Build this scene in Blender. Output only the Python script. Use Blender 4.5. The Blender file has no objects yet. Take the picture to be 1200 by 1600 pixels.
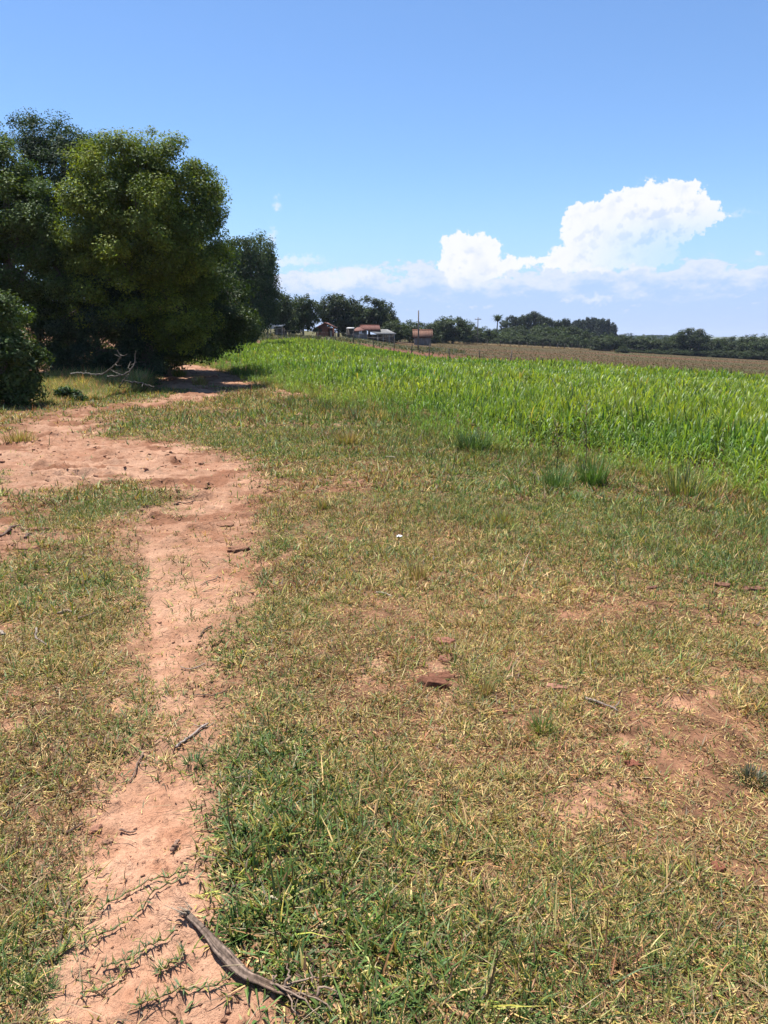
import bpy, math, random
import numpy as np
from mathutils import Vector

rng = np.random.default_rng(7)
random.seed(7)
scene = bpy.context.scene
col = scene.collection
RAD = math.radians

# ------------------------------------------------------------------ camera geometry (metres; eye 1.6 m above the track)
EYE = 1.6
FPX = 1155.0                       # focal length in photograph pixels (1200 x 1600)
PITCH = math.atan(273.0 / FPX)     # the horizon lies 273 px above the middle
CP, SP = math.cos(PITCH), math.sin(PITCH)


def ray(u, v):
    cx, cy = (u - 600.0) / FPX, (800.0 - v) / FPX
    return cx, CP + cy * SP, -SP + cy * CP


def at(u, v, Y):
    """point at depth Y metres along the sight line of a measured photograph point"""
    x, y, z = ray(u, v)
    return np.array((x / y * Y, Y, EYE + z / y * Y))


# ------------------------------------------------------------------ noise
def _hash(ix, iy, seed):
    h = (ix.astype(np.int64) * 374761393 + iy.astype(np.int64) * 668265263 + seed * 974634721) & 0xFFFFFFFF
    h = ((h ^ (h >> 13)) * 1274126177) & 0xFFFFFFFF
    h = ((h ^ (h >> 16)) * 2246822519) & 0xFFFFFFFF
    return ((h ^ (h >> 15)) & 0xFFFFFF) / float(0xFFFFFF)


def vnoise(x, y, seed=0):
    x = np.asarray(x, float); y = np.asarray(y, float)
    ix, iy = np.floor(x), np.floor(y)
    fx, fy = x - ix, y - iy
    fx = fx * fx * fx * (fx * (fx * 6 - 15) + 10)
    fy = fy * fy * fy * (fy * (fy * 6 - 15) + 10)
    a = _hash(ix, iy, seed); b = _hash(ix + 1, iy, seed)
    c = _hash(ix, iy + 1, seed); d = _hash(ix + 1, iy + 1, seed)
    return (a + (b - a) * fx) * (1 - fy) + (c + (d - c) * fx) * fy      # 0..1


def fbm(x, y, octv=4, seed=0, gain=0.5):
    s, a, t = 0.0, 1.0, 0.0
    for k in range(octv):
        s = s + a * vnoise(x * 2 ** k + 17.3 * k, y * 2 ** k - 9.1 * k, seed + k)
        t += a
        a *= gain
    return s / t - 0.5                                                  # about -0.5..0.5


def sstep(a, b, x):
    t = np.clip((x - a) / (b - a), 0, 1)
    return t * t * (3 - 2 * t)


# ------------------------------------------------------------------ terrain
def T(x, y):
    """ground height: level by the camera, falling to the right, rising gently towards the farm"""
    x = np.asarray(x, float); y = np.asarray(y, float)
    r = np.hypot(x, y)
    X = np.where(x > 0, x, x * sstep(20, 80, y))
    X = np.clip(X, -60, 140)
    yy = np.clip(y, 0, 240)
    z = -0.0562 * X + 0.0076 * yy - 0.17
    z = z + .58 * sstep(4.0, -4.0, x) * sstep(30, 58, y)          # low rise towards the farm on the left
    z = z * sstep(2.0, 13.0, r)
    far = sstep(240, 700, r)
    z = z * (1 - far) + far * (-14.0)
    ridge = sstep(2600, 4600, r) * (19.0 + 16.0 * fbm(x / 900.0, y / 900.0, 3, 91))
    return z + ridge


def P(u, v):
    """where the sight line of a photograph point meets the ground (measured once, then used as a world position)"""
    dx, dy, dz = ray(u, v)
    lo, hi = 0.5, 900.0
    f = lambda t: EYE + dz * t - float(T(dx * t, dy * t))
    t = 0.5
    prev = t
    while t < 900 and f(t) > 0:
        prev = t
        t *= 1.02
    lo, hi = prev, t
    for _ in range(40):
        m = 0.5 * (lo + hi)
        if f(m) > 0: lo = m
        else: hi = m
    return np.array((dx * lo, dy * lo))


def poly(pts):
    return np.array([P(u, v) for u, v in pts])


def sd_poly(x, y, pg):
    """signed distance to a polygon, negative inside"""
    d2 = np.full(x.shape, 1e18)
    ins = np.zeros(x.shape, bool)
    n = len(pg)
    for i in range(n):
        ax, ay = pg[i]; bx, by = pg[(i + 1) % n]
        ex, ey = bx - ax, by - ay
        wx, wy = x - ax, y - ay
        t = np.clip((wx * ex + wy * ey) / (ex * ex + ey * ey + 1e-12), 0, 1)
        d2 = np.minimum(d2, (wx - ex * t) ** 2 + (wy - ey * t) ** 2)
        c = ((ay > y) != (by > y)) & (x < (bx - ax) * (y - ay) / (by - ay + 1e-12) + ax)
        ins ^= c
    d = np.sqrt(d2)
    return np.where(ins, -d, d)


# ---- bare earth of the track and its grass islands
TRACK = poly([(60, 1640), (95, 1560), (105, 1500), (110, 1420), (118, 1340), (128, 1260), (165, 1195), (210, 1165), (245, 1110),
              (258, 1040), (255, 980), (268, 930), (272, 880), (262, 845), (180, 832), (110, 838), (40, 850), (-60, 872), (-160, 880),
              (-200, 800), (-60, 790), (20, 765), (0, 740), (-60, 725), (-160, 720), (-160, 690), (20, 672), (60, 656), (140, 636), (250, 627),
              (300, 612), (330, 606), (345, 612), (300, 628), (262, 640), (235, 655), (255, 690), (300, 702), (350, 730),
              (362, 760), (392, 800), (378, 830), (372, 870), (378, 905), (368, 950), (352, 990), (335, 1030), (330, 1080), (306, 1120),
              (300, 1180), (310, 1250), (302, 1330), (318, 1400), (330, 1450), (392, 1520), (440, 1570), (470, 1640)])
ISLANDS = [poly([(55, 768), (130, 760), (210, 758), (268, 768), (258, 790), (200, 812), (120, 826), (60, 818), (95, 800), (60, 785)]),
           poly([(150, 652), (205, 640), (262, 641), (322, 640), (312, 655), (290, 672), (240, 684), (190, 684), (165, 668)])]
SHADE_EARTH = poly([(225, 606), (262, 578), (300, 566), (335, 568), (385, 588), (420, 602), (380, 608), (330, 604), (280, 610)])
EDGE_EARTH = [poly([(405, 601), (460, 603), (500, 618), (490, 628), (450, 618), (410, 611)])]
BARE = [(985, 755, 40, 10, .7), (760, 700, 40, 8, .5), (590, 1045, 60, 40, .75), (690, 1045, 34, 50, .85), (640, 1010, 40, 16, .5), (560, 975, 80, 22, .5), (430, 915, 50, 25, .45), (1118, 1050, 22, 10, 1.0),
        (1120, 1360, 40, 25, .7), (880, 1180, 90, 45, .22), (800, 955, 50, 15, .5), (700, 900, 60, 14, .5), (480, 780, 60, 18, .55),
        (1150, 915, 60, 16, .7), (15, 1130, 35, 10, .8), (1000, 1010, 60, 10, .45), (930, 1290, 140, 60, .12), (640, 770, 70, 10, .3),
        (20, 720, 50, 20, .4), (1180, 1240, 40, 30, .25), (1190, 985, 50, 14, .5), (300, 1150, 40, 50, .5), (310, 970, 40, 60, .5), (1050, 1450, 120, 60, .15)]
GREEN = [(900, 790, 250, 36, .45), (1130, 860, 120, 40, .45), (640, 700, 250, 24, .4), (240, 662, 80, 22, .45), (400, 1180, 100, 100, .3), (650, 1250, 160, 120, .25), (1080, 1480, 120, 90, .3), (930, 1180, 120, 60, .2), (430, 1320, 130, 170, .75), (330, 1560, 150, 90, .3), (560, 1480, 140, 120, .5), (360, 1000, 40, 40, .7), (840, 690, 170, 20, .4), (620, 670, 180, 30, .7), (470, 640, 110, 22, .6), (1090, 830, 160, 45, .85),
         (940, 770, 180, 30, .5), (780, 740, 90, 20, .4), (700, 790, 130, 25, .3), (330, 660, 60, 20, .15), (150, 790, 110, 22, .75), (60, 900, 150, 45, .45),
         (50, 1430, 90, 70, .45), (40, 1530, 70, 30, .5), (150, 1120, 90, 60, .15), (430, 840, 60, 30, .3), (1050, 1000, 120, 40, .15), (820, 860, 100, 30, .25),
         (60, 610, 200, 15, .5), (200, 600, 90, 12, .6), (-20, 760, 50, 25, .7), (900, 1480, 150, 70, .25), (700, 1560, 140, 60, .3), (1060, 900, 150, 25, .35)]
STRAW = [(700, 1180, 170, 110, .5), (150, 1000, 150, 70, .3), (520, 740, 180, 40, .35), (900, 1000, 200, 70, .35), (620, 930, 120, 30, .4), (1080, 1250, 160, 120, .4), (820, 1300, 160, 120, .25)]


def blobs(spec):
    out = []
    for u, v, ru, rv, val in spec:
        c = P(u, v)
        out.append((c[0], c[1], abs(P(u + ru, v)[0] - c[0]), max(.05, abs(P(u, v - rv)[1] - P(u, v + rv)[1]) / 2), val))
    return out


COVER = [(290, 1090, 60, 90, .45), (215, 1165, 90, 50, .28), (310, 960, 60, 60, .25), (140, 1250, 50, 60, .25), (120, 1400, 40, 80, .15), (300, 860, 40, 40, .2), (150, 830, 120, 12, .3)]
RUST = [(560, 1060, 90, 50, .3), (470, 785, 90, 26, .3), (640, 890, 90, 26, .25), (420, 925, 60, 26, .25), (930, 965, 120, 26, .22), (880, 1190, 100, 40, .25), (1000, 1020, 60, 12, .25)]
BARE_W, RUST_W, GREEN_W, STRAW_W, COVER_W = blobs(BARE), blobs(RUST), blobs(GREEN), blobs(STRAW), blobs(COVER)


def blob_sum(x, y, spec):
    s = np.zeros(np.shape(x))
    for cx, cy, rx, ry, val in spec:
        s += val * np.exp(-(((x - cx) / rx) ** 2 + ((y - cy) / ry) ** 2))
    return s


# ---- the crop field outline (ground, world metres), near edge measured in the photograph
NEAR_EDGE = [tuple(P(u, v)) for u, v in [(262, 556), (290, 566), (340, 572), (392, 588), (430, 601), (505, 621), (560, 638), (645, 655), (720, 682), (800, 708),
                                         (905, 716), (1000, 735), (1100, 752), (1200, 778), (1330, 830)]]
CROP = np.array(NEAR_EDGE + [(12.0, 5.0), (40.0, 8.0), (46.0, 21.0), (21.0, 40.0), (3.7, 47.5), (0.9, 52.0), (-9.0, 61.5), (-8.2, 53.0), (-9.5, 49.0), (-13.5, 46.5), (-17.0, 44.0), (-12.5, 37.0)])
NEARLINE = np.array(NEAR_EDGE)


def soil_mask(x, y):
    """1 on bare red earth, 0 under turf"""
    r = np.hypot(x, y)
    s = np.clip(.048 * r, .08, .36)
    w1 = fbm(x / (s * 5.0), y / (s * 5.0), 4, 11) * s * 3.2 + fbm(x / (s * .8), y / (s * .8), 3, 12) * s * 3.0
    d = sd_poly(x, y, TRACK)
    for isl in ISLANDS:
        d = np.maximum(d, .30 - sd_poly(x, y, isl))
    for e in [SHADE_EARTH] + EDGE_EARTH:
        d = np.minimum(d, sd_poly(x, y, e) + .12)
    m = sstep(1.5, -1.5, (d + w1) / s - .30)
    m = np.clip(m - blob_sum(x, y, COVER_W) * (.75 + 1.6 * fbm(x / .16, y / .16, 3, 29)), 0, 1)
    b = blob_sum(x, y, BARE_W)
    n = fbm(x / .55, y / .55, 4, 31) + .6 * fbm(x / .12, y / .12, 3, 37)
    m2 = .85 * sstep(.50, 1.15, b * 1.0 + n * 1.5)
    m3 = sstep(.17, .42, .55 * fbm(x / .8, y / .8, 4, 53) + .85 * fbm(x / .15, y / .15, 3, 54)) * .85 * sstep(1.0, 2.0, r) * sstep(40, 20, r)
    return np.clip(np.maximum(np.maximum(m, m2), m3), 0, 1)


def green_mask(x, y):
    g = .33 + blob_sum(x, y, GREEN_W) - .55 * blob_sum(x, y, STRAW_W)
    return np.clip(g + .75 * fbm(x / 1.3, y / 1.3, 4, 61) + .45 * fbm(x / .22, y / .22, 3, 67), 0, 1)


def H(x, y, M=None):
    """finished ground height with worn track, clods and lumps"""
    x = np.asarray(x, float); y = np.asarray(y, float)
    if M is None:
        M = soil_mask(x, y)
    r = np.hypot(x, y)
    near = sstep(80, 30, r)
    z = T(x, y)
    rut = np.abs(fbm(x / .55 + .3 * y, y / .42, 4, 71))
    clod = np.clip(fbm(x / .20, y / .15, 4, 73) - .05, 0, 1)
    fine = fbm(x / .05, y / .05, 3, 77)
    crumb = np.clip(fbm(x / .034, y / .03, 2, 78) - .12, 0, 1)
    zz = -.03 * M + M * (.05 * (.22 - rut) + .10 * clod + .022 * fine + .07 * crumb)
    patch = sstep(-.12, .16, fbm(x / 1.4, y / 1.4, 3, 79)) * sstep(3.5, 8, r)
    cf = fbm(x / .42, y / .30, 4, 83)
    chunk = sstep(.05, .11, cf) * .05 + sstep(.16, .20, cf) * .04
    zz += M * (patch * .9 + .1) * chunk * sstep(2.5, 5, r)
    zz -= M * sstep(3.5, 6, r) * patch * .05 * sstep(.03, .0, np.abs(fbm(x / .9 + 5, y / .6, 4, 87)))
    zz += (1 - M) * (.03 * fbm(x / .5, y / .5, 4, 85) + .008 * fine)
    return z + zz * near


# ------------------------------------------------------------------ mesh helpers
def build(name, verts, quads=None, tris=None, mat=None, parent=None, color=None, smooth=False, extra=None):
    verts = np.ascontiguousarray(verts, np.float32)
    me = bpy.data.meshes.new(name)
    me.vertices.add(len(verts))
    me.vertices.foreach_set('co', verts.ravel())
    nq = 0 if quads is None else len(quads)
    nt = 0 if tris is None else len(tris)
    loops = []
    if nq: loops.append(np.asarray(quads, np.int32).ravel())
    if nt: loops.append(np.asarray(tris, np.int32).ravel())
    loops = np.concatenate(loops)
    me.loops.add(len(loops))
    me.loops.foreach_set('vertex_index', loops)
    me.polygons.add(nq + nt)
    start = np.concatenate([np.arange(nq) * 4, nq * 4 + np.arange(nt) * 3]).astype(np.int32)
    me.polygons.foreach_set('loop_start', start)
    if smooth:
        me.polygons.foreach_set('use_smooth', np.ones(nq + nt, bool))
    if color is not None:
        a = me.color_attributes.new('Col', 'FLOAT_COLOR', 'POINT')
        c = np.ones((len(verts), 4), np.float32); c[:, :3] = color
        a.data.foreach_set('color', c.ravel())
    for k, arr in (extra or {}).items():
        a = me.attributes.new(k, 'FLOAT', 'POINT')
        a.data.foreach_set('value', np.asarray(arr, np.float32))
    me.update(calc_edges=True)
    me.validate()
    if mat: me.materials.append(mat)
    o = bpy.data.objects.new(name, me)
    col.objects.link(o)
    if parent is not None: o.parent = parent
    return o


def tag(o, label=None, cat=None, group=None, kind=None):
    for k, v in (('label', label), ('category', cat), ('group', group), ('kind', kind)):
        if v: o[k] = v
    return o


def empty(name, loc, label, cat, group=None, rz=0.0):
    o = bpy.data.objects.new(name, None)
    o.location = [float(c) for c in loc]
    o.rotation_euler = (0, 0, rz)
    o.empty_display_size = .2
    col.objects.link(o)
    return tag(o, label, cat, group)


def copy_tree(o, parent=None):
    c = o.copy()
    col.objects.link(c)
    if parent is not None: c.parent = parent
    for ch in list(o.children):
        copy_tree(ch, c)
    return c


class Geo:
    """collects verts / quads / tris / colours of one mesh"""
    def __init__(s):
        s.v, s.q, s.t, s.c, s.n = [], [], [], [], 0

    def add(s, v, q=None, t=None, c=(.5, .5, .5)):
        v = np.asarray(v, float)
        s.v.append(v)
        if q is not None and len(q): s.q.append(np.asarray(q, int) + s.n)
        if t is not None and len(t): s.t.append(np.asarray(t, int) + s.n)
        cc = np.empty((len(v), 3)); cc[:] = c
        s.c.append(cc)
        s.n += len(v)

    def tube(s, pts, rad, n=6, c=(.3, .25, .2), rough=0.0, flat=1.0):
        pts = np.asarray(pts, float); rad = np.broadcast_to(np.asarray(rad, float), (len(pts),))
        tan = np.gradient(pts, axis=0)
        tan /= np.linalg.norm(tan, axis=1)[:, None] + 1e-9
        up = np.array((0, 0, 1.0)) if abs(tan[:, 2]).mean() < .8 else np.array((1.0, 0, 0))
        a = np.cross(tan, up); a /= np.linalg.norm(a, axis=1)[:, None] + 1e-9
        b = np.cross(a, tan)
        th = np.arange(n) / n * 2 * math.pi
        ring = rad[:, None, None] * (np.cos(th)[None, :, None] * a[:, None, :] + flat * np.sin(th)[None, :, None] * b[:, None, :])
        if rough: ring *= (1 + rough * rng.uniform(-1, 1, ring.shape[:2]))[..., None]
        v = (pts[:, None, :] + ring).reshape(-1, 3)
        k = len(pts)
        i, j = np.meshgrid(np.arange(k - 1), np.arange(n), indexing='ij')
        q = np.stack([i * n + j, i * n + (j + 1) % n, (i + 1) * n + (j + 1) % n, (i + 1) * n + j], -1).reshape(-1, 4)
        v = np.vstack([v, pts[0], pts[-1]])
        jj = np.arange(n)
        t = np.vstack([np.stack([jj, np.full(n, k * n), (jj + 1) % n], -1)[:, [0, 1, 2]],
                       np.stack([(k - 1) * n + jj, (k - 1) * n + (jj + 1) % n, np.full(n, k * n + 1)], -1)])
        s.add(v, q, t, c)

    def box(s, lo, hi, c=(.5, .5, .5)):
        (x0, y0, z0), (x1, y1, z1) = lo, hi
        v = [(x0, y0, z0), (x1, y0, z0), (x1, y1, z0), (x0, y1, z0), (x0, y0, z1), (x1, y0, z1), (x1, y1, z1), (x0, y1, z1)]
        s.add(v, [(0, 3, 2, 1), (4, 5, 6, 7), (0, 1, 5, 4), (1, 2, 6, 5), (2, 3, 7, 6), (3, 0, 4, 7)], None, c)

    def slab(s, quad, thick, c=(.5, .5, .5)):
        """a thick panel on four corners"""
        q = np.asarray(quad, float)
        n = np.cross(q[1] - q[0], q[3] - q[0]); n /= np.linalg.norm(n)
        v = np.vstack([q, q - n * thick])
        s.add(v, [(0, 1, 2, 3), (7, 6, 5, 4), (0, 4, 5, 1), (1, 5, 6, 2), (2, 6, 7, 3), (3, 7, 4, 0)], None, c)

    def obj(s, name, mat, parent=None, smooth=False, extra=None):
        return build(name, np.vstack(s.v), np.vstack(s.q) if s.q else None, np.vstack(s.t) if s.t else None, mat, parent, np.vstack(s.c), smooth, extra)


def blades(pos, az, lean, L, W, curl, color, segs=2, twist=None, tipcol=None):
    """vectorised grass blades: tapered strips that bend over; returns v, quads, tris, colours"""
    n = len(pos)
    k = segs
    d = np.stack([np.cos(az), np.sin(az), np.zeros(n)], -1)
    sa = az + math.pi / 2 + (0 if twist is None else twist)
    side = np.stack([np.cos(sa), np.sin(sa), np.zeros(n)], -1)
    V = np.empty((n, 2 * k + 1, 3))
    p = pos.copy()
    C = np.empty((n, 2 * k + 1, 3))
    for i in range(k + 1):
        f = i / k
        w = W * (1 - f) ** .6 * .5 if i < k else 0
        if i < k:
            V[:, 2 * i] = p - side * np.reshape(w, (-1, 1))
            V[:, 2 * i + 1] = p + side * np.reshape(w, (-1, 1))
        else:
            V[:, 2 * k] = p
        cc = color if tipcol is None else color * (1 - f) + tipcol * f
        if i < k: C[:, 2 * i] = cc; C[:, 2 * i + 1] = cc
        else: C[:, 2 * k] = cc
        a = lean + curl * f
        step = L / k
        p = p + d * (np.sin(a) * step)[:, None] + np.array((0, 0, 1.0)) * (np.cos(a) * step)[:, None]
    base = np.arange(n)[:, None] * (2 * k + 1)
    q = [base + np.array([[2 * i, 2 * i + 1, 2 * i + 3, 2 * i + 2]]) for i in range(k - 1)]
    q = np.vstack(q) if q else None
    t = base + np.array([[2 * k - 2, 2 * k - 1, 2 * k]])
    return V.reshape(-1, 3), q, t, C.reshape(-1, 3)


def leaf_quads(pos, nrm, L, W, color):
    """diamond leaves; returns v, quads, colours"""
    n = len(pos)
    nrm = nrm / (np.linalg.norm(nrm, axis=1)[:, None] + 1e-9)
    t = rng.normal(size=(n, 3))
    t -= nrm * (t * nrm).sum(1)[:, None]
    t /= np.linalg.norm(t, axis=1)[:, None] + 1e-9
    b = np.cross(nrm, t)
    L = np.broadcast_to(L, (n,))[:, None]; W = np.broadcast_to(W, (n,))[:, None]
    V = np.stack([pos - t * L * .5, pos + b * W * .5 - t * L * .05, pos + t * L * .5 - nrm * L * .12, pos - b * W * .5 - t * L * .05], 1)
    q = np.arange(4 * n).reshape(n, 4)
    return V.reshape(-1, 3), q, np.repeat(color, 4, axis=0)


# ------------------------------------------------------------------ materials
def new_mat(name):
    m = bpy.data.materials.new(name)
    m.use_nodes = True
    nt = m.node_tree
    nt.nodes.clear()
    return m, nt, nt.nodes.new('ShaderNodeOutputMaterial')


def node(nt, kind, **kw):
    n = nt.nodes.new(kind)
    for k, v in kw.items():
        if k.startswith('i_'): n.inputs[k[2:].replace('_', ' ')].default_value = v
        else: setattr(n, k, v)
    return n


def leaf_mat(name, trans=.35, gloss=.06, rough=.45, tint=(1.25, 1.2, .55)):
    m, nt, out = new_mat(name)
    L = nt.links
    at_ = node(nt, 'ShaderNodeVertexColor', layer_name='Col')
    dif = node(nt, 'ShaderNodeBsdfDiffuse')
    tr = node(nt, 'ShaderNodeBsdfTranslucent')
    mul = node(nt, 'ShaderNodeMix', data_type='RGBA', blend_type='MULTIPLY')
    mul.inputs['Factor'].default_value = 1
    mul.inputs[7].default_value = (*tint, 1)
    L.new(at_.outputs['Color'], mul.inputs[6])
    L.new(at_.outputs['Color'], dif.inputs['Color'])
    L.new(mul.outputs[2], tr.inputs['Color'])
    mx = node(nt, 'ShaderNodeMixShader'); mx.inputs[0].default_value = trans
    L.new(dif.outputs[0], mx.inputs[1]); L.new(tr.outputs[0], mx.inputs[2])
    gl = node(nt, 'ShaderNodeBsdfGlossy'); gl.inputs['Roughness'].default_value = rough
    gl.inputs['Color'].default_value = (.8, .85, .8, 1)
    mg = node(nt, 'ShaderNodeMixShader'); mg.inputs[0].default_value = gloss
    L.new(mx.outputs[0], mg.inputs[1]); L.new(gl.outputs[0], mg.inputs[2])
    L.new(mg.outputs[0], out.inputs[0])
    return m


def col_mat(name, rough=.9, noise_scale=30.0, amount=.5, bump=.3, stretch=None, spec=.2, dist=.01):
    """vertex colour broken up by noise, with bump"""
    m, nt, out = new_mat(name)
    L = nt.links
    p = node(nt, 'ShaderNodeBsdfPrincipled')
    p.inputs['Roughness'].default_value = rough
    p.inputs['Specular IOR Level'].default_value = spec
    at_ = node(nt, 'ShaderNodeVertexColor', layer_name='Col')
    tc = node(nt, 'ShaderNodeTexCoord')
    mp = node(nt, 'ShaderNodeMapping')
    if stretch: mp.inputs['Scale'].default_value = stretch
    L.new(tc.outputs['Object'], mp.inputs['Vector'])
    nz = node(nt, 'ShaderNodeTexNoise')
    nz.inputs['Scale'].default_value = noise_scale
    nz.inputs['Detail'].default_value = 8
    nz.inputs['Roughness'].default_value = .65
    L.new(mp.outputs[0], nz.inputs['Vector'])
    mr = node(nt, 'ShaderNodeMapRange')
    mr.inputs['From Min'].default_value = .3; mr.inputs['From Max'].default_value = .7
    mr.inputs['To Min'].default_value = 1 - amount; mr.inputs['To Max'].default_value = 1 + amount * .6
    L.new(nz.outputs['Fac'], mr.inputs['Value'])
    vm = node(nt, 'ShaderNodeVectorMath', operation='SCALE')
    L.new(at_.outputs['Color'], vm.inputs[0]); L.new(mr.outputs[0], vm.inputs['Scale'])
    L.new(vm.outputs[0], p.inputs['Base Color'])
    bp = node(nt, 'ShaderNodeBump'); bp.inputs['Strength'].default_value = bump; bp.inputs['Distance'].default_value = dist
    L.new(nz.outputs['Fac'], bp.inputs['Height']); L.new(bp.outputs[0], p.inputs['Normal'])
    L.new(p.outputs[0], out.inputs[0])
    return m


MAT_GRASS = leaf_mat('grass_blade', .30, .03, .55, (1.1, 1.1, .6))
MAT_CROP = leaf_mat('crop_leaf', .48, .03, .5, (1.3, 1.25, .45))
MAT_LEAF = leaf_mat('tree_leaf', .36, .022, .55, (1.28, 1.28, .42))
MAT_BARK = col_mat('bark', .9, 9, .5, .6, (1, 1, .25), .15, .02)
MAT_WOOD = col_mat('weathered_wood', .9, 90, .6, .9, (1, .5, 1), .1, .004)
MAT_SOIL = col_mat('soil_clod', .95, 70, .4, .9, None, .1, .006)
MAT_PLANK = col_mat('old_planks', .85, 3, .45, .3, (4, 4, .4), .2, .02)
MAT_TILE = col_mat('roof_tile', .85, 4, .5, .4, (1, 3, 3), .2, .03)
MAT_METAL = col_mat('weathered_sheet', .55, 2, .3, .2, (6, 1, 1), .4, .02)
MAT_BRICK = col_mat('red_brick', .9, 5, .35, .4, (1, 1, 3), .2, .02)
MAT_POST = col_mat('post_wood', .9, 12, .4, .5, (1, 1, .2), .15, .01)
# ================================================================== the ground: one sheet out to the horizon, split by what covers it
def make_ground():
    dense = np.linspace(-46, 46, 640)
    coarse = np.concatenate([np.linspace(-180, -46, 40)[:-1], dense, np.linspace(46, 180, 40)[1:-1]])
    ang = np.radians(coarse)
    r = [0.35]
    while r[-1] < 7500:
        k = .0062 if r[-1] < 6 else (.0040 if r[-1] < 19 else .0085 if r[-1] < 30 else (.018 if r[-1] < 130 else .035))
        r.append(r[-1] * (1 + k))
    r = np.array(r)
    R, A = np.meshgrid(r, ang, indexing='ij')
    x = (R * np.sin(A)).ravel(); y = (R * np.cos(A)).ravel()
    # (mesh rings are centred beside the track; the sheet itself is plain terrain)
    M = np.zeros(len(x))
    nearp = np.hypot(x, y) < 90
    M[nearp] = soil_mask(x[nearp], y[nearp])
    z = H(x, y, M)
    # ----- colours of the earth, with some shade painted in
    f1 = fbm(x / .9, y / .9, 4, 101)[:, None]
    f2 = fbm(x / .09, y / .09, 3, 103)[:, None]
    f3 = fbm(x / 6, y / 6, 3, 105)[:, None]
    sandy = np.array((.33, .185, .115)); red = np.array((.215, .092, .048)); pale = np.array((.385, .245, .165))
    w = np.clip(.5 + 1.5 * f1 + .7 * f2, 0, 1)
    soil = red * (1 - w) + sandy * w
    soil = soil + (pale - soil) * np.clip(.9 * f3 + .42 + .5 * f2, 0, 1) * .7
    rad_ = np.hypot(x, y)[:, None]
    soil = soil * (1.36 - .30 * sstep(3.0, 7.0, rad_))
    churn_shade = sstep(.02, .16, fbm(x / .5, y / .34, 4, 107))[:, None] * sstep(4, 8, rad_)
    soil = soil + (np.array((.16, .066, .034)) - soil) * churn_shade * .75  # churned dark red earth, its colour also standing for shadow in the crevices
    thatch_a = np.array((.28, .14, .08)); thatch_b = np.array((.10, .05, .028)); thatch_g = np.array((.06, .062, .022))  # thatch_b is kept dark to paint shaded gaps between the blades
    G = np.zeros(len(x)); G[nearp] = green_mask(x[nearp], y[nearp])
    w2 = np.clip(.5 + 1.6 * f2 + .6 * f1, 0, 1)
    th = thatch_b * (1 - w2) + thatch_a * w2
    th = th + (thatch_g - th) * (G[:, None] * .6)
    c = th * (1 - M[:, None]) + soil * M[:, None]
    # under the crop: dark tilled red earth
    dc = sd_poly(x, y, CROP)
    incrop = sstep(.2, -.5, dc)[:, None]
    c = c * (1 - incrop) + incrop * np.array((.16, .085, .05))
    # brown stubble field beyond the crop, red farm road, grass beyond
    beyond = sstep(-.3, .3, y - np.interp(x, [-60, -22, -9, .9, 3.7, 21, 46, 60], [70, 66, 61.5, 52, 47.5, 40, 21, 14]))
    rr = np.hypot(x, y)
    brown = np.array((.082, .050, .026)); bgreen = np.array((.060, .060, .022)); bred = np.array((.110, .050, .027))
    wb = np.clip(.5 + 1.8 * fbm(x / 14, y / 5, 3, 111) + .5 * fbm(x / 1.5, y / .6, 3, 113), 0, 1)[:, None]
    fieldc = brown * (1 - wb) + bgreen * wb
    wr = np.clip(2.2 * fbm(x / 22 + 4, y / 9, 3, 117), 0, 1)[:, None]
    fieldc = fieldc * (1 - wr) + bred * wr
    c = c * (1 - beyond[:, None]) + fieldc * beyond[:, None]
    farmg = (sstep(2, -6, x + .02 * y) * beyond)[:, None]
    c = c * (1 - farmg) + farmg * np.array((.10, .09, .04))
    dist = sstep(230, 300, rr)[:, None]
    wf = np.clip(.5 + 2.0 * fbm(x / 160, y / 160, 4, 119), 0, 1)[:, None]
    farc = np.array((.05, .075, .03)) * (1 - wf) + np.array((.13, .13, .06)) * wf
    c = c * (1 - dist) + farc * dist
    road = sd_poly(x, y, ROAD)
    wroad = sstep(.6, -.4, road + 1.2 * fbm(x / 2, y / 2, 3, 121))[:, None]
    roadc = np.array((.145, .062, .038)) * (1 + .8 * fbm(x / 1.2, y / 1.2, 3, 123)[:, None])
    c = c * (1 - wroad) + roadc * wroad
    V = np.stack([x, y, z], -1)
    nr, na = len(r), len(ang)
    i, j = np.meshgrid(np.arange(nr - 1), np.arange(na), indexing='ij')
    q = np.stack([i * na + j, (i + 1) * na + j, (i + 1) * na + (j + 1) % na, i * na + (j + 1) % na], -1).reshape(-1, 4)
    # reverse so that normals look up
    q = q[:, ::-1]
    ctr = np.array([[0, 0, float(H(np.zeros(1), np.zeros(1))[0])]])
    fx, fy = x[q].mean(1), y[q].mean(1)
    fm = M[q].mean(1)
    cls = np.zeros(len(q), int)
    cls[(fm > .5) & (np.hypot(fx, fy) < 40)] = 1
    fb = beyond[q].mean(1)
    frr = np.hypot(fx, fy)
    cls[(fb > .5) & (frr < 232) & (fx > -8 + .1 * fy)] = 2
    cls[(road[q].mean(1) < 0)] = 3
    far_ = (frr > 2400)
    cls[far_] = 4
    names = [('ground', 'short dry turf and earth of the farm ground', 'ground'), ('dirt_track', 'worn red earth track with grass islands', 'track'),
             ('stubble_field', 'brown stubble field behind the green crop', 'field'), ('farm_road', 'red earth farm road at the crop end', 'road'),
             ('distant_hills', 'low blue hills on the horizon', 'hills')]
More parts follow.
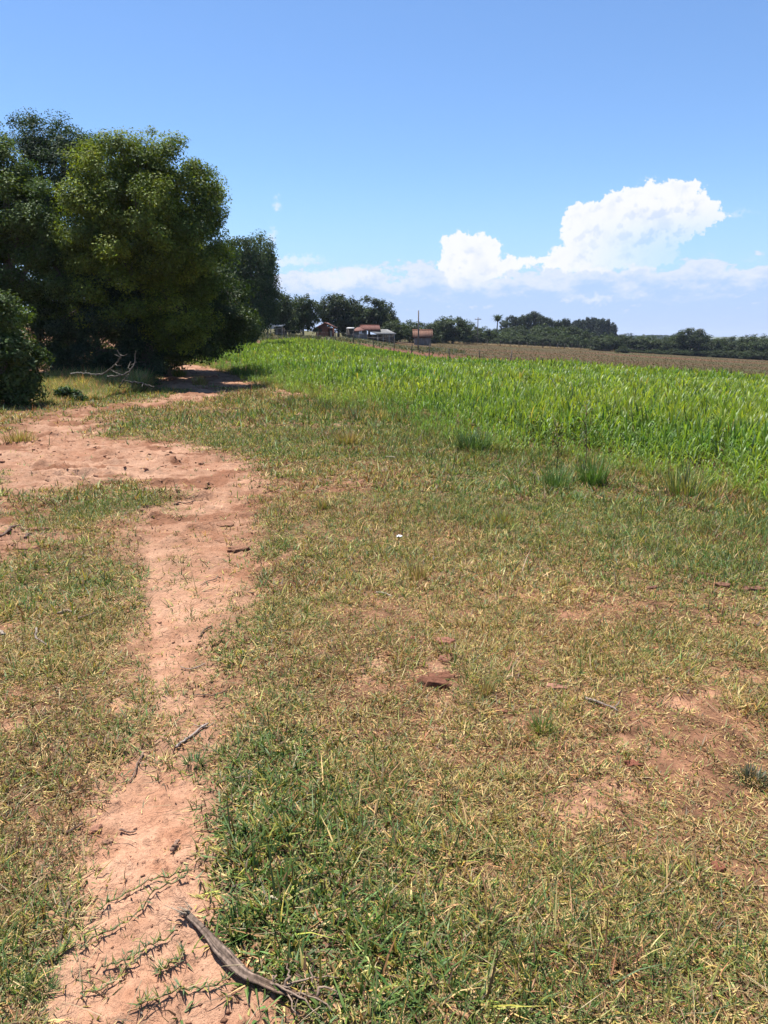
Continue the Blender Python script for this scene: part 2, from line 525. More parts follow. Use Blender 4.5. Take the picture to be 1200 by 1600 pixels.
    for k, (nm, lab, cat) in enumerate(names):
        qq = q[cls == k]
        used = np.unique(qq)
        remap = np.full(len(V) + 1, -1); remap[used] = np.arange(len(used))
        vv, cc, mm = V[used], c[used], M[used]
        tri = None
        if k == 0:
            # close the little disc below the camera
            n0 = len(vv)
            first = np.arange(na)
            miss = first[remap[first] < 0]
            remap[miss] = np.arange(n0, n0 + len(miss))
            vv = np.vstack([vv, V[miss], ctr]); cc = np.vstack([cc, c[miss], c[:1]]); mm = np.concatenate([mm, M[miss], M[:1]])
            tri = np.stack([remap[(first + 1) % na], remap[first], np.full(na, len(vv) - 1)], -1)
        o = build(nm, vv, remap[qq], tri, MAT_GROUND, None, cc, True, {'soil': mm})
        tag(o, lab, cat, None, 'structure')


ROAD = np.array([(0.4, 73.0), (4.6, 70.5), (8.6, 62), (13.5, 53), (17.5, 46.5), (15.8, 44.4), (10.0, 47.8), (6.5, 52), (3.3, 60), (-3, 66), (-6, 76)])


def ground_material():
    m, nt, out = new_mat('earth_and_turf')
    L = nt.links
    p = node(nt, 'ShaderNodeBsdfPrincipled')
    p.inputs['Roughness'].default_value = .95
    p.inputs['Specular IOR Level'].default_value = .08
    at_ = node(nt, 'ShaderNodeVertexColor', layer_name='Col')
    tc = node(nt, 'ShaderNodeTexCoord')
    n1 = node(nt, 'ShaderNodeTexNoise'); n1.inputs['Scale'].default_value = 38; n1.inputs['Detail'].default_value = 9; n1.inputs['Roughness'].default_value = .72
    n2 = node(nt, 'ShaderNodeTexNoise'); n2.inputs['Scale'].default_value = 3.1; n2.inputs['Detail'].default_value = 7; n2.inputs['Roughness'].default_value = .65
    vo = node(nt, 'ShaderNodeTexVoronoi'); vo.inputs['Scale'].default_value = 55
    for n_ in (n1, n2, vo): L.new(tc.outputs['Object'], n_.inputs['Vector'])
    mr = node(nt, 'ShaderNodeMapRange')
    mr.inputs['From Min'].default_value = .3; mr.inputs['From Max'].default_value = .7
    mr.inputs['To Min'].default_value = .72; mr.inputs['To Max'].default_value = 1.25
    L.new(n1.outputs['Fac'], mr.inputs['Value'])
    mr2 = node(nt, 'ShaderNodeMapRange')
    mr2.inputs['From Min'].default_value = .3; mr2.inputs['From Max'].default_value = .7
    mr2.inputs['To Min'].default_value = .8; mr2.inputs['To Max'].default_value = 1.18
    L.new(n2.outputs['Fac'], mr2.inputs['Value'])
    mm = node(nt, 'ShaderNodeMath', operation='MULTIPLY')
    L.new(mr.outputs[0], mm.inputs[0]); L.new(mr2.outputs[0], mm.inputs[1])
    vm = node(nt, 'ShaderNodeVectorMath', operation='SCALE')
    L.new(at_.outputs['Color'], vm.inputs[0]); L.new(mm.outputs[0], vm.inputs['Scale'])
    L.new(vm.outputs[0], p.inputs['Base Color'])
    n3 = node(nt, 'ShaderNodeTexNoise'); n3.inputs['Scale'].default_value = 8.5; n3.inputs['Detail'].default_value = 6; n3.inputs['Roughness'].default_value = .7
    L.new(tc.outputs['Object'], n3.inputs['Vector'])
    bp2 = node(nt, 'ShaderNodeBump'); bp2.inputs['Strength'].default_value = .8; bp2.inputs['Distance'].default_value = .06
    L.new(n3.outputs['Fac'], bp2.inputs['Height'])
    add = node(nt, 'ShaderNodeMath', operation='MULTIPLY_ADD')
    add.inputs[1].default_value = .35
    L.new(vo.outputs['Distance'], add.inputs[0]); L.new(n1.outputs['Fac'], add.inputs[2])
    bp = node(nt, 'ShaderNodeBump'); bp.inputs['Strength'].default_value = .65; bp.inputs['Distance'].default_value = .012
    L.new(add.outputs[0], bp.inputs['Height']); L.new(bp2.outputs[0], bp.inputs['Normal']); L.new(bp.outputs[0], p.inputs['Normal'])
    L.new(p.outputs[0], out.inputs[0])
    return m


MAT_GROUND = ground_material()
make_ground()


# ================================================================== turf: short trampled grass, one object
STRAW_C = np.array((.48, .36, .155)); TAN_C = np.array((.30, .18, .085)); OLIVE_C = np.array((.255, .245, .052)); GREEN_C = np.array((.088, .150, .036))
RUST_C = np.array((.20, .098, .05))


def turf():
    g = Geo()

    def zone(r0, r1, dens, Lm, Wm, segs, half=44.0, per=7, lo=0.0):
        """small rosettes of blades plus a mat of dry blades lying between them"""
        a, b = RAD(half), RAD(lo)
        nc = int(dens / per * (a - b) * (r1 * r1 - r0 * r0))
        r = np.sqrt(rng.uniform(r0 * r0, r1 * r1, nc)); th = rng.uniform(b, a, nc) * rng.choice([-1, 1], nc)
        x, y = r * np.sin(th), r * np.cos(th)
        M = soil_mask(x, y); G = green_mask(x, y)
        dc = sd_poly(x, y, CROP)
        tuftn = fbm(x / .16, y / .16, 3, 131) + fbm(x / .6, y / .6, 2, 133)
        keep = rng.uniform(0, 1, nc) < np.clip((1 - M) ** 1.3 * (.80 + 1.15 * tuftn + .30 * G), .012, 1)
        keep &= (dc > -.5) & (y < np.interp(x, [-30, -9, -6, 0, 30], [30, 30, 36, 60, 60]))
        x, y, M, G, r, tn, dc = (q[keep] for q in (x, y, M, G, r, tuftn, dc))
        nc = len(x)
        pick = rng.uniform(0, 1, nc); t = rng.uniform(0, 1, nc)
        pg = np.clip(G * .95 + .14, 0, 1)
        cbase = np.where((pick < pg * .70)[:, None], GREEN_C, np.where((pick < pg * .70 + .24)[:, None], OLIVE_C, np.where((t < .62)[:, None], STRAW_C, TAN_C)))
        rust = (fbm(x / .7, y / .7, 3, 141) + blob_sum(x, y, RUST_W) > .12) & (rng.uniform(0, 1, nc) < .34)
        cbase = np.where(rust[:, None], RUST_C, cbase)
        cbase = cbase * rng.uniform(.6, 1.3, nc)[:, None]
        csize = rng.lognormal(0, .38, nc) * (1 + .8 * np.clip(tn, -.4, .5))
        k = np.repeat(np.arange(nc), per)
        n = len(k)
        sp = (.007 + .0022 * r)[k]
        az = rng.uniform(0, 2 * math.pi, n)
        off = np.abs(rng.normal(0, 1, n)) * sp
        px_, py_ = x[k] + np.cos(az) * off, y[k] + np.sin(az) * off
        flat = rng.uniform(0, 1, n) < .30                       # dry mat
        px_ = np.where(flat, px_ + rng.normal(0, 2.2, n) * sp, px_); py_ = np.where(flat, py_ + rng.normal(0, 2.2, n) * sp, py_)
        z = H(px_, py_, M[k]) - .003 + np.where(flat, rng.uniform(.002, .012, n), 0)
        lush = sstep(.45, .8, G)[k]
        wide = np.clip(blob_sum(x, y, WIDE_W), 0, 1)[k]
        edge = (np.exp(-np.clip(dc, 0, 9) / 1.1) * sstep(6, 8, r))[k]
        L = Lm * csize[k] * rng.lognormal(-.08, .32, n) * (.70 + .10 * lush + .40 * edge + .05 * wide)
        W = Wm * rng.uniform(.6, 1.4, n) * (.8 + .85 * wide)
        lean = np.clip(rng.normal(.95, .38, n) - .30 * edge - .04 * lush, .05, 1.5)
        lean = np.where(flat, rng.uniform(1.38, 1.60, n), lean)
        az = np.where(flat, rng.uniform(0, 6.28, n), az + rng.normal(0, .5, n))
        curl = np.where(flat, rng.normal(0, .25, n), rng.normal(.45, .35, n))
        own = rng.uniform(0, 1, n)
        alt = np.where((rng.uniform(0, 1, n) < .42)[:, None], STRAW_C, TAN_C)
        W = np.where(flat, W * .8, W)
        green_alt = np.where((rng.uniform(0, 1, n) < .5)[:, None], GREEN_C, OLIVE_C)
        c = np.where((own < .2)[:, None], green_alt, cbase[k])
        keepgreen = rng.uniform(0, 1, n) < .45 * np.clip(1.6 * G[k], 0, 1)
        c = np.where((flat & ~keepgreen)[:, None], alt, c)
        c = np.where((rng.uniform(0, 1, n) < .12)[:, None], np.array((.13, .075, .042)), c)
        c = c * rng.uniform(.5, 1.4, n)[:, None] * (1 + .22 * rng.normal(size=(n, 3)) * np.array((.6, .3, .3)))
        c = np.clip(c, .01, .7)
        v, q, tt, cc = blades(np.stack([px_, py_, z], -1), az, lean, L, W, curl, c, segs, rng.normal(0, .6, n), c * np.array((1.18, 1.06, .9)))
        g.add(v, q, tt, cc)

    zone(.9, 2.6, 50000, .040, .0052, 2, 46)
    zone(2.6, 4.5, 30000, .044, .0062, 2, 44)
    zone(4.5, 8, 12500, .055, .0088, 2, 42)
    zone(8, 14, 4200, .072, .015, 2, 40)
    zone(14, 34, 1000, .095, .030, 1, 40)
    # the same turf carries on to both sides of the view
    for r0, r1, dens, Lm, Wm, half, lo in ((.5, .9, 16000, .042, .007, 46, 0), (.5, 2.6, 16000, .042, .007, 88, 46), (2.6, 4.5, 9500, .046, .009, 85, 44), (4.5, 8, 5000, .057, .012, 80, 42), (8, 14, 1900, .074, .020, 70, 40), (14, 34, 500, .097, .038, 60, 40)):
        zone(r0, r1, dens, Lm, Wm, 2 if r1 < 10 else 1, half, 7, lo)
    tag(g.obj('turf', MAT_GRASS), 'short dry green and straw coloured turf over the farm ground', 'grass', None, 'stuff')


WIDE_W = blobs([(420, 1330, 120, 190, 1.0), (480, 1500, 150, 100, .8), (680, 1400, 160, 140, .35), (380, 1010, 50, 40, .5), (640, 1560, 200, 60, .4)])
turf()


# long pale straws lying loose on the turf (nobody could count them)
def straws():
    g = Geo()
    n = 420
    a = RAD(42)
    r = np.exp(rng.uniform(math.log(1.3), math.log(9), n)); th = rng.uniform(-a, a, n)
    x, y = r * np.sin(th), r * np.cos(th)
    z = H(x, y) + .012 + rng.uniform(0, .02, n)
    L = rng.uniform(.04, .15, n)
    c = np.array((.42, .32, .18)) * rng.uniform(.45, 1.1, n)[:, None]
    v, q, t, cc = blades(np.stack([x, y, z], -1), rng.uniform(0, 6.28, n), rng.uniform(1.35, 1.6, n), L, .0014 + .0006 * r, rng.uniform(-.1, .5, n), c, 4, rng.normal(0, .3, n))
    g.add(v, q, t, cc)
    tag(g.obj('loose_straw', MAT_GRASS), 'loose pale straws scattered over the turf', 'straw', None, 'stuff')


straws()


# crumbs and small lumps of dry earth scattered over the bare track (nobody could count them)
def crumbs():
    g = Geo()
    base = np.array([(1, 0, 0), (-1, 0, 0), (0, 1, 0), (0, -1, 0), (0, 0, 1), (0, 0, -1)], float)
    tri = np.array([(0, 2, 4), (2, 1, 4), (1, 3, 4), (3, 0, 4), (2, 0, 5), (1, 2, 5), (3, 1, 5), (0, 3, 5)])

    def lay(r0, r1, dens, s0, s1):
        a = RAD(44)
        n = int(dens * a * (r1 ** 2 - r0 ** 2))
        r = np.sqrt(rng.uniform(r0 * r0, r1 * r1, n)); th = rng.uniform(-a, a, n)
        x, y = r * np.sin(th), r * np.cos(th)
        M = soil_mask(x, y)
        cl = fbm(x / .5, y / .5, 3, 621)
        k = rng.uniform(0, 1, n) < M ** 1.5 * np.clip(.40 + 2.4 * cl, 0, 1)
        x, y, M = x[k], y[k], M[k]
        n = len(x)
        s = s0 + (s1 - s0) * rng.uniform(0, 1, n) ** 4
        z = H(x, y, M) + s * .15
        V = base[None] * rng.uniform(.45, 1.2, (n, 6, 1)) * s[:, None, None] * np.array((1.25, 1.0, .42))
        V += rng.normal(0, .22, (n, 6, 3)) * s[:, None, None]
        an = rng.uniform(0, 6.28, n)
        ca, sa = np.cos(an)[:, None], np.sin(an)[:, None]
        V = np.stack([V[..., 0] * ca - V[..., 1] * sa, V[..., 0] * sa + V[..., 1] * ca, V[..., 2]], -1) + np.stack([x, y, z], -1)[:, None]
        T_ = (tri[None] + (np.arange(n) * 6)[:, None, None]).reshape(-1, 3)
        c = np.array((.31, .16, .10)) * rng.uniform(.5, 1.3, (n, 1))
        g.add(V.reshape(-1, 3), None, T_, np.repeat(c, 6, 0))

    lay(1.2, 3.5, 1600, .0015, .008)
    lay(3.5, 8, 260, .004, .018)
    lay(8, 22, 130, .006, .042)
    tag(g.obj('earth_crumbs', MAT_SOIL), 'crumbs and small lumps of dry red earth over the bare track', 'earth crumbs', None, 'stuff')


crumbs()
# ================================================================== the green crop: leafy sorghum
def plant_arrays(h, nleaf, L0, W0, segs, seed):
    r = np.random.default_rng(seed)
    n = nleaf
    f = np.linspace(.12, 1.0, n)
    zb = h * .62 * f
    az = np.arange(n) * math.pi + r.normal(0, .55, n) + r.uniform(0, 6.28)
    lean = np.where(f > .82, r.uniform(.02, .35, n), r.uniform(.25, .65, n))
    L = L0 * (.65 + .5 * np.sin(math.pi * np.clip(f, .1, .9))) * r.uniform(.8, 1.2, n)
    W = W0 * r.uniform(.8, 1.2, n)
    curl = np.where(f > .82, r.uniform(.3, 1.6, n), r.uniform(1.3, 2.8, n))
    yel = r.uniform(0, 1, n)[:, None]
    c = (np.array((.095, .190, .032)) * (1 - yel) + np.array((.255, .325, .052)) * yel) * r.uniform(.75, 1.2, n)[:, None]
    c[f < .25] = c[f < .25] * .7 + np.array((.10, .08, .02)) * .6
    pos = np.stack([.006 * np.cos(az), .006 * np.sin(az), zb], -1)
    k = segs
    d = np.stack([np.cos(az), np.sin(az), np.zeros(n)], -1)
    side = np.stack([-np.sin(az), np.cos(az), np.zeros(n)], -1)
    p = pos.copy()
    V = np.empty((n, 2 * k + 1, 3))
    for i in range(k):
        t = i / k
        w = W * (.45 + .9 * math.sin(math.pi * min(.98, .18 + .72 * t))) * .5
        V[:, 2 * i] = p - side * w[:, None]; V[:, 2 * i + 1] = p + side * w[:, None]
        a = lean + curl * (t ** 1.3)
        p = p + d * (np.sin(a) * L / k)[:, None] + np.array((0, 0, 1.)) * (np.cos(a) * L / k)[:, None]
    V[:, 2 * k] = p
    base = np.arange(n)[:, None] * (2 * k + 1)
    q = np.vstack([base + np.array([[2 * i, 2 * i + 1, 2 * i + 3, 2 * i + 2]]) for i in range(k - 1)])
    t = base + np.array([[2 * k - 2, 2 * k - 1, 2 * k]])
    C = np.repeat(c, 2 * k + 1, axis=0)
    return V.reshape(-1, 3), q, t, C


def place_many(g, variants, x, y, z, sc, rz, tint):
    """adds transformed copies of small plants to one mesh"""
    which = rng.integers(0, len(variants), len(x))
    for k, (v, q, t, c) in enumerate(variants):
        m = which == k
        n = int(m.sum())
        if not n: continue
        ca, sa = np.cos(rz[m])[:, None], np.sin(rz[m])[:, None]
        s = sc[m][:, None]
        V = np.stack([(v[None, :, 0] * ca - v[None, :, 1] * sa) * s + x[m][:, None], (v[None, :, 0] * sa + v[None, :, 1] * ca) * s + y[m][:, None],
                      v[None, :, 2] * s + z[m][:, None]], -1).reshape(-1, 3)
        off = (np.arange(n) * len(v))[:, None, None]
        Q = (q[None] + off).reshape(-1, 4) if q is not None else None
        TT = (t[None] + off).reshape(-1, 3) if t is not None else None
        C = (c[None] * tint[m][:, None, :]).reshape(-1, 3)
        g.add(V, Q, TT, C)


def crop_points(dens_fn, n_try, rmin, rmax, half=58):
    a = RAD(half)
    r = np.sqrt(rng.uniform(rmin ** 2, rmax ** 2, n_try)); th = rng.uniform(-a, a, n_try)
    x, y = r * np.sin(th), r * np.cos(th)
    d = sd_poly(x, y, CROP)
    area = a * (rmax ** 2 - rmin ** 2)
    p = dens_fn(r) * area / n_try
    keep = (d < .45 + 1.5 * fbm(x / 1.1, y / 1.1, 4, 151)) & (rng.uniform(0, 1, n_try) < p)
    return x[keep], y[keep], d[keep]


def crop_tint(x, y, n):
    yel = np.clip(.45 + 1.7 * fbm(x / 5, y / 5, 3, 161) + .25 * sstep(-2, 12, x) - .15, 0, 1)[:, None]
    t = np.array((.72, .86, .85)) * (1 - yel) + np.array((1.3, 1.12, 1.0)) * yel
    dark = np.where(rng.uniform(0, 1, n) < .12, .55, 1.0)
    dry = (rng.uniform(0, 1, n) < .03)[:, None]
    t = np.where(dry, np.array((1.5, .95, 1.6)), t)
    return t * (rng.uniform(.68, 1.22, n) * dark)[:, None]


def make_crop():
    x, y, d = crop_points(lambda r: np.full(r.shape, 58.0), 44000, 6.5, 20)
    r = np.hypot(x, y)
    inframe = np.abs(x / y) < .545
    order = np.argsort(r + np.where(inframe, 0, 100))
    first = order[:300]
    # the nearest plants: every one its own thing with stalk and leaves
    protos = []
    for k in range(6):
        h = .56 + .05 * (k % 3)
        v, q, t, c = plant_arrays(h, 8, .34, .0165, 6, 200 + k)
        leaves = build('leaves', v, q, t, MAT_CROP, None, c)
        g = Geo()
        zz = np.linspace(0, h * .66, 5)
        g.tube(np.stack([.012 * np.sin(zz * 5 + k), .012 * np.cos(zz * 4), zz], -1), np.linspace(.006, .003, 5), 5, (.12, .17, .04))
        stalk = g.obj('stalk', MAT_CROP, None, True)
        protos.append((leaves, stalk))
    lab = 'leafy yellow-green sorghum plant in the front rows of the crop beside the turf'
    used = set()
    for n_, i in enumerate(first):
        k = n_ % 6
        e = empty('crop_plant', (x[i], y[i], float(H(x[i:i + 1], y[i:i + 1])[0]) - .01), lab, 'crop plant', 'sorghum plants in the front rows', rng.uniform(0, 6.28))
        s = float(np.clip(rng.normal(1.0, .14), .62, 1.3)) * (.40 + .60 * float(sstep(-.6, 2.6, -d[i])))
        e.scale = (s, s, s)
        for src in protos[k]:
            if k not in used:
                src.parent = e
            else:
                c = src.copy(); col.objects.link(c); c.parent = e
        used.add(k)
    # all the rest of the field as one crop
    g = Geo()
    rest = order[300:]
    def lay(xx, yy, dd, variants, smin, smax):
        n = len(xx)
        z = T(xx, yy) - .01
        sc = np.clip(rng.normal(1, .13, n), .65, 1.35) * (.40 + .60 * sstep(-.6, 2.6, -dd)) * (1 + .45 * fbm(xx / 3.5, yy / 3.5, 3, 171)) * (1 + .45 * sstep(3, 10, xx) * sstep(30, 38, yy))
        place_many(g, variants, xx, yy, z, sc, rng.uniform(0, 6.28, n), crop_tint(xx, yy, n))
    lay(x[rest], y[rest], d[rest], [plant_arrays(.60, 8, .36, .0165, 4, 300 + k) for k in range(14)], .7, 1.3)
    x2, y2, d2 = crop_points(lambda r: np.full(r.shape, 40.0), 72000, 20, 36)
    lay(x2, y2, d2, [plant_arrays(.56, 7, .35, .0205, 4, 340 + k) for k in range(12)], .7, 1.3)
    x3, y3, d3 = crop_points(lambda r: np.full(r.shape, 24.0), 120000, 36, 75)
    lay(x3, y3, d3, [plant_arrays(.44, 6, .30, .032, 3, 380 + k) for k in range(10)], .7, 1.3)
    tag(g.obj('green_crop', MAT_CROP), 'bright green leafy sorghum crop filling the field behind its front rows', 'crop', None, 'stuff')


make_crop()


# ================================================================== weeds along the field edge and under the trees (uncountable)
def weeds():
    g = Geo()
    tuft_v = []
    for k in range(8):
        n = 26
        az = rng.uniform(0, 6.28, n); rr = rng.uniform(0, .05, n)
        c = (GREEN_C * 1.15 if k < 5 else OLIVE_C * 1.05) * rng.uniform(.6, 1.4, n)[:, None]
        c[rng.uniform(0, 1, n) < .2] = TAN_C
        tuft_v.append(blades(np.stack([rr * np.cos(az), rr * np.sin(az), np.zeros(n)], -1), az + rng.normal(0, .6, n), rng.uniform(.1, .9, n), rng.uniform(.14, .34, n),
                             rng.uniform(.006, .013, n), rng.uniform(.1, 1.1, n), c, 3))
    # along the near edge of the crop
    n = 5200
    seg = rng.integers(0, len(NEARLINE) - 1, n * 2); f = rng.uniform(0, 1, n * 2)
    p = NEARLINE[seg] * (1 - f)[:, None] + NEARLINE[seg + 1] * f[:, None]
    ln = np.linalg.norm(NEARLINE[seg + 1] - NEARLINE[seg], axis=1)
    keep = rng.uniform(0, 1, n * 2) < ln / ln.max()
    p = p[keep]
    off = rng.gamma(1.5, .42, len(p))
    nx = np.stack([p[:, 0] - 2.0, p[:, 1] * 1.0 + 3], -1)
    d = -nx / np.linalg.norm(nx, axis=1)[:, None] * np.array((.75, 1.0))
    p = p + d * (off - .35)[:, None] + rng.normal(0, .15, p.shape)
    k2 = (sd_poly(p[:, 0], p[:, 1], CROP) > -.5) & (fbm(p[:, 0] / .8, p[:, 1] / .8, 3, 181) > -.12) & (np.hypot(p[:, 0], p[:, 1]) > 6)
    p = p[k2]; off = off[k2]
    x, y = p[:, 0], p[:, 1]
    tint = rng.uniform(.75, 1.5, (len(x), 1)) * np.array((1.1, 1.05, 1.0))
    place_many(g, tuft_v, x, y, H(x, y) - .01, rng.uniform(.3, .85, len(x)) * np.exp(-.25 * np.clip(off, 0, 4)), rng.uniform(0, 6.28, len(x)), tint)
    tag(g.obj('edge_weeds', MAT_GRASS), 'dark green weeds and tall grass along the edge of the crop', 'weeds', None, 'stuff')

    # pale tall grass below the big trees
    g = Geo()
    n = 3600
    c1 = poly([(58, 634), (50, 606), (120, 599), (228, 601), (234, 611), (190, 616), (150, 624)])
    x = rng.uniform(c1[:, 0].min(), c1[:, 0].max(), n * 3); y = rng.uniform(c1[:, 1].min(), c1[:, 1].max(), n * 3)
    k = sd_poly(x, y, c1) + .8 * fbm(x, y, 3, 191) < 0
    x, y = x[k][:n], y[k][:n]
    back = sstep(c1[:, 1].min(), c1[:, 1].max(), y)
    tint = np.where(rng.uniform(0, 1, (len(x), 1)) < .45, np.array((2.2, 1.7, 2.6)), np.array((1.15, 1.1, 1.1))) * rng.uniform(.6, 1.3, (len(x), 1))
    place_many(g, tuft_v, x, y, H(x, y) - .01, np.clip(rng.lognormal(0, .4, len(x)), .4, 1.5) * (.45 + 1.2 * back), rng.uniform(0, 6.28, len(x)), tint)
    tag(g.obj('tall_grass', MAT_GRASS), 'pale seeding tall grass at the foot of the big trees', 'tall grass', None, 'stuff')

    # short stubble and weeds in the brown field
    g = Geo()
    n = 26000
    a = RAD(40)
    r = np.exp(rng.uniform(math.log(38), math.log(215), n)); th = rng.uniform(-.12, a, n)
    x, y = r * np.sin(th), r * np.cos(th)
    lim = np.interp(x, [-60, -22, -9, .9, 3.7, 21, 46, 60], [70, 66, 61.5, 52, 47.5, 40, 21, 14])
    k = (y > lim + .8) & (x > -4 + .10 * y) & (sd_poly(x, y, ROAD) > .3)
    x, y, r = x[k], y[k], r[k]
    near = np.exp(-(y - np.interp(x, [-22, 0, 4, 21, 46], [66, 52, 47.5, 40, 21])) / 5.0)
    tint = np.where(rng.uniform(0, 1, (len(x), 1)) < .55 - .4 * near[:, None], np.array((.44, .45, .36)), np.array((.32, .50, .28))) * rng.uniform(.7, 1.15, (len(x), 1))
    far_v = [(v, q, t, np.broadcast_to(c.mean(0), c.shape) * .9 + .1 * c) for v, q, t, c in
             [blades(np.zeros((9, 3)), rng.uniform(0, 6.28, 9), rng.uniform(.3, 1.0, 9), rng.uniform(.18, .38, 9), np.full(9, .035), rng.uniform(.1, .9, 9), np.tile(TAN_C * .65, (9, 1)), 2) for _ in range(5)]]
    place_many(g, far_v, x, y, T(x, y) - .02, rng.uniform(.35, .8, len(x)) * (1 + .5 * near), rng.uniform(0, 6.28, len(x)), tint)
    tag(g.obj('field_stubble', MAT_GRASS), 'low brown stubble and weeds over the brown field', 'stubble', None, 'stuff')

    # pale dry grass strip below the far fence, and rank weeds in front of the farm buildings
    g = Geo()
    fl = np.array([P(u, v) for u, v in [(690, 535.5), (790, 540.5), (900, 546), (1000, 551.5), (1100, 557), (1200, 562.5), (1290, 568)]])
    n = 2600
    s = rng.integers(0, len(fl) - 1, n); f = rng.uniform(0, 1, (n, 1))
    p = fl[s] * (1 - f) + fl[s + 1] * f + rng.normal(0, 1.2, (n, 2))
    x, y = p[:, 0], p[:, 1]
    place_many(g, far_v, x, y, T(x, y) - .02, rng.uniform(1.2, 2.4, n), rng.uniform(0, 6.28, n), np.array((1.5, 1.85, 2.3)) * rng.uniform(.6, 1.2, (n, 1)))
    tag(g.obj('dry_grass', MAT_GRASS), 'pale dry grass strip along the fence beyond the brown field', 'dry grass', None, 'stuff')
    g = Geo()
    n = 4200
    x = rng.uniform(-24, 9, n); y = rng.uniform(62, 96, n)
    lim = np.interp(x, [-60, -22, -9, .9, 3.7, 21], [70, 67, 63, 54, 49, 42])
    k = (y > lim) & ((sd_poly(x, y, ROAD) > .5) | (rng.uniform(0, 1, n) < .3)) & ((x < -2.0) | (y > 78) | (rng.uniform(0, 1, n) < .25)) & (x < .12 * y - 1.0) & ((fbm(x / 5, y / 5, 3, 195) > -.1) | (y < lim + 4))
    x, y = x[k], y[k]
    tint = np.where(rng.uniform(0, 1, (len(x), 1)) < .3, np.array((.95, 1.2, 1.0)), np.array((.26, .62, .42))) * rng.uniform(.5, 1.1, (len(x), 1))
    place_many(g, far_v, x, y, T(x, y) - .02, rng.uniform(.6, 1.7, len(x)), rng.uniform(0, 6.28, len(x)), tint)
    tag(g.obj('farm_weeds', MAT_GRASS), 'rank green weeds between the crop and the farm buildings', 'weeds', None, 'stuff')


weeds()
# ================================================================== trees
def crown_geo(g, lobes, clump_r, per_clump, leaf, c_base, c_tip, density=1.0, droop=0.0, up=.6, base_fill=True):
    """lobes: (centre xyz, radii xyz). leaf clumps sit through each lobe's shell; leaves fill each clump"""
    P_, N_, C_ = [], [], []
    clumps = []
    for ctr, rad in lobes:
        ctr = np.array(ctr); rad = np.array(rad)
        area = 4 * math.pi * ((rad[0] * rad[1]) ** 1.6 / 3 + (rad[0] * rad[2]) ** 1.6 / 3 + (rad[1] * rad[2]) ** 1.6 / 3) ** (1 / 1.6)
        n = max(5, int(density * 1.15 * area / (math.pi * clump_r ** 2)))
        u = rng.normal(size=(n, 3)); u /= np.linalg.norm(u, axis=1)[:, None]
        f = rng.uniform(.35, 1.0, n) ** .45
        p = ctr + u * rad * f[:, None] + rng.normal(0, clump_r * .25, (n, 3))
        cr = clump_r * rng.uniform(.55, 1.45, n)
        tone = rng.uniform(0, 1, n)
        for k in range(n):
            m = max(6, int(per_clump * (cr[k] / clump_r) ** 2))
            w = rng.normal(size=(m, 3)); w /= np.linalg.norm(w, axis=1)[:, None]
            rr = rng.uniform(0, 1, m) ** .55
            q = p[k] + w * (rr * cr[k])[:, None] * np.array((1, 1, .75))
            if droop: q[:, 2] -= droop * cr[k] * rng.uniform(0, 1, m) ** 2 * 2
            nn = w * .55 + u[k] * .35 + np.array((0, 0, up)) + rng.normal(0, .45, (m, 3))
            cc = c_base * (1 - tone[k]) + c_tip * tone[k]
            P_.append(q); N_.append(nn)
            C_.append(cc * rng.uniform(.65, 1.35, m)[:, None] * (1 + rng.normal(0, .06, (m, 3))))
        clumps.append((p, cr))
    P_ = np.vstack(P_); N_ = np.vstack(N_); C_ = np.clip(np.vstack(C_), .004, .5)
    if droop: N_[:, 2] *= .3
    v, q, c = leaf_quads(P_, N_, leaf * rng.uniform(.7, 1.35, len(P_)), leaf * .52 * rng.uniform(.7, 1.3, len(P_)), C_)
    g.add(v, q, None, c)
    return clumps


def limb_geo(g, base, lobes, clumps, r0, trunk_top, c=(.16, .125, .09), per_lobe=5, bend=.3):
    base = np.array(base); top = np.array(trunk_top)
    h = top[2] - base[2]
    t = np.linspace(0, 1, 8)[:, None]
    wob = np.stack([np.sin(t[:, 0] * 5 + base[0]), np.cos(t[:, 0] * 4 + base[1]), 0 * t[:, 0]], -1) * h * .03
    pts = base * (1 - t) + top * t + wob * t
    pts[0, 2] -= .1
    rad = r0 * (1.25 - .75 * t[:, 0]); rad[0] *= 1.35
    g.tube(pts, rad, 9, c, .06)
    for (ctr, rr), (cp, cr) in zip(lobes, clumps):
        s = pts[rng.integers(3, 8)]
        ctr = np.array(ctr)
        mid = (s + ctr) / 2 + np.array((rng.normal(0, bend), rng.normal(0, bend), .12 * h))
        tt = np.linspace(0, 1, 7)[:, None]
        lp = s * (1 - tt) ** 2 + 2 * mid * tt * (1 - tt) + ctr * tt ** 2
        g.tube(lp, np.linspace(r0 * .55, r0 * .2, 7), 6, c, .08)
        for i in rng.choice(len(cp), min(per_lobe, len(cp)), replace=False):
            a = lp[rng.integers(3, 7)]
            tp = np.linspace(0, 1, 5)[:, None]
            g.tube(a * (1 - tp) + cp[i] * tp + np.array((0, 0, .15)) * (tp * (1 - tp)) * 2, np.linspace(r0 * .18, r0 * .05, 5), 5, c, .05)


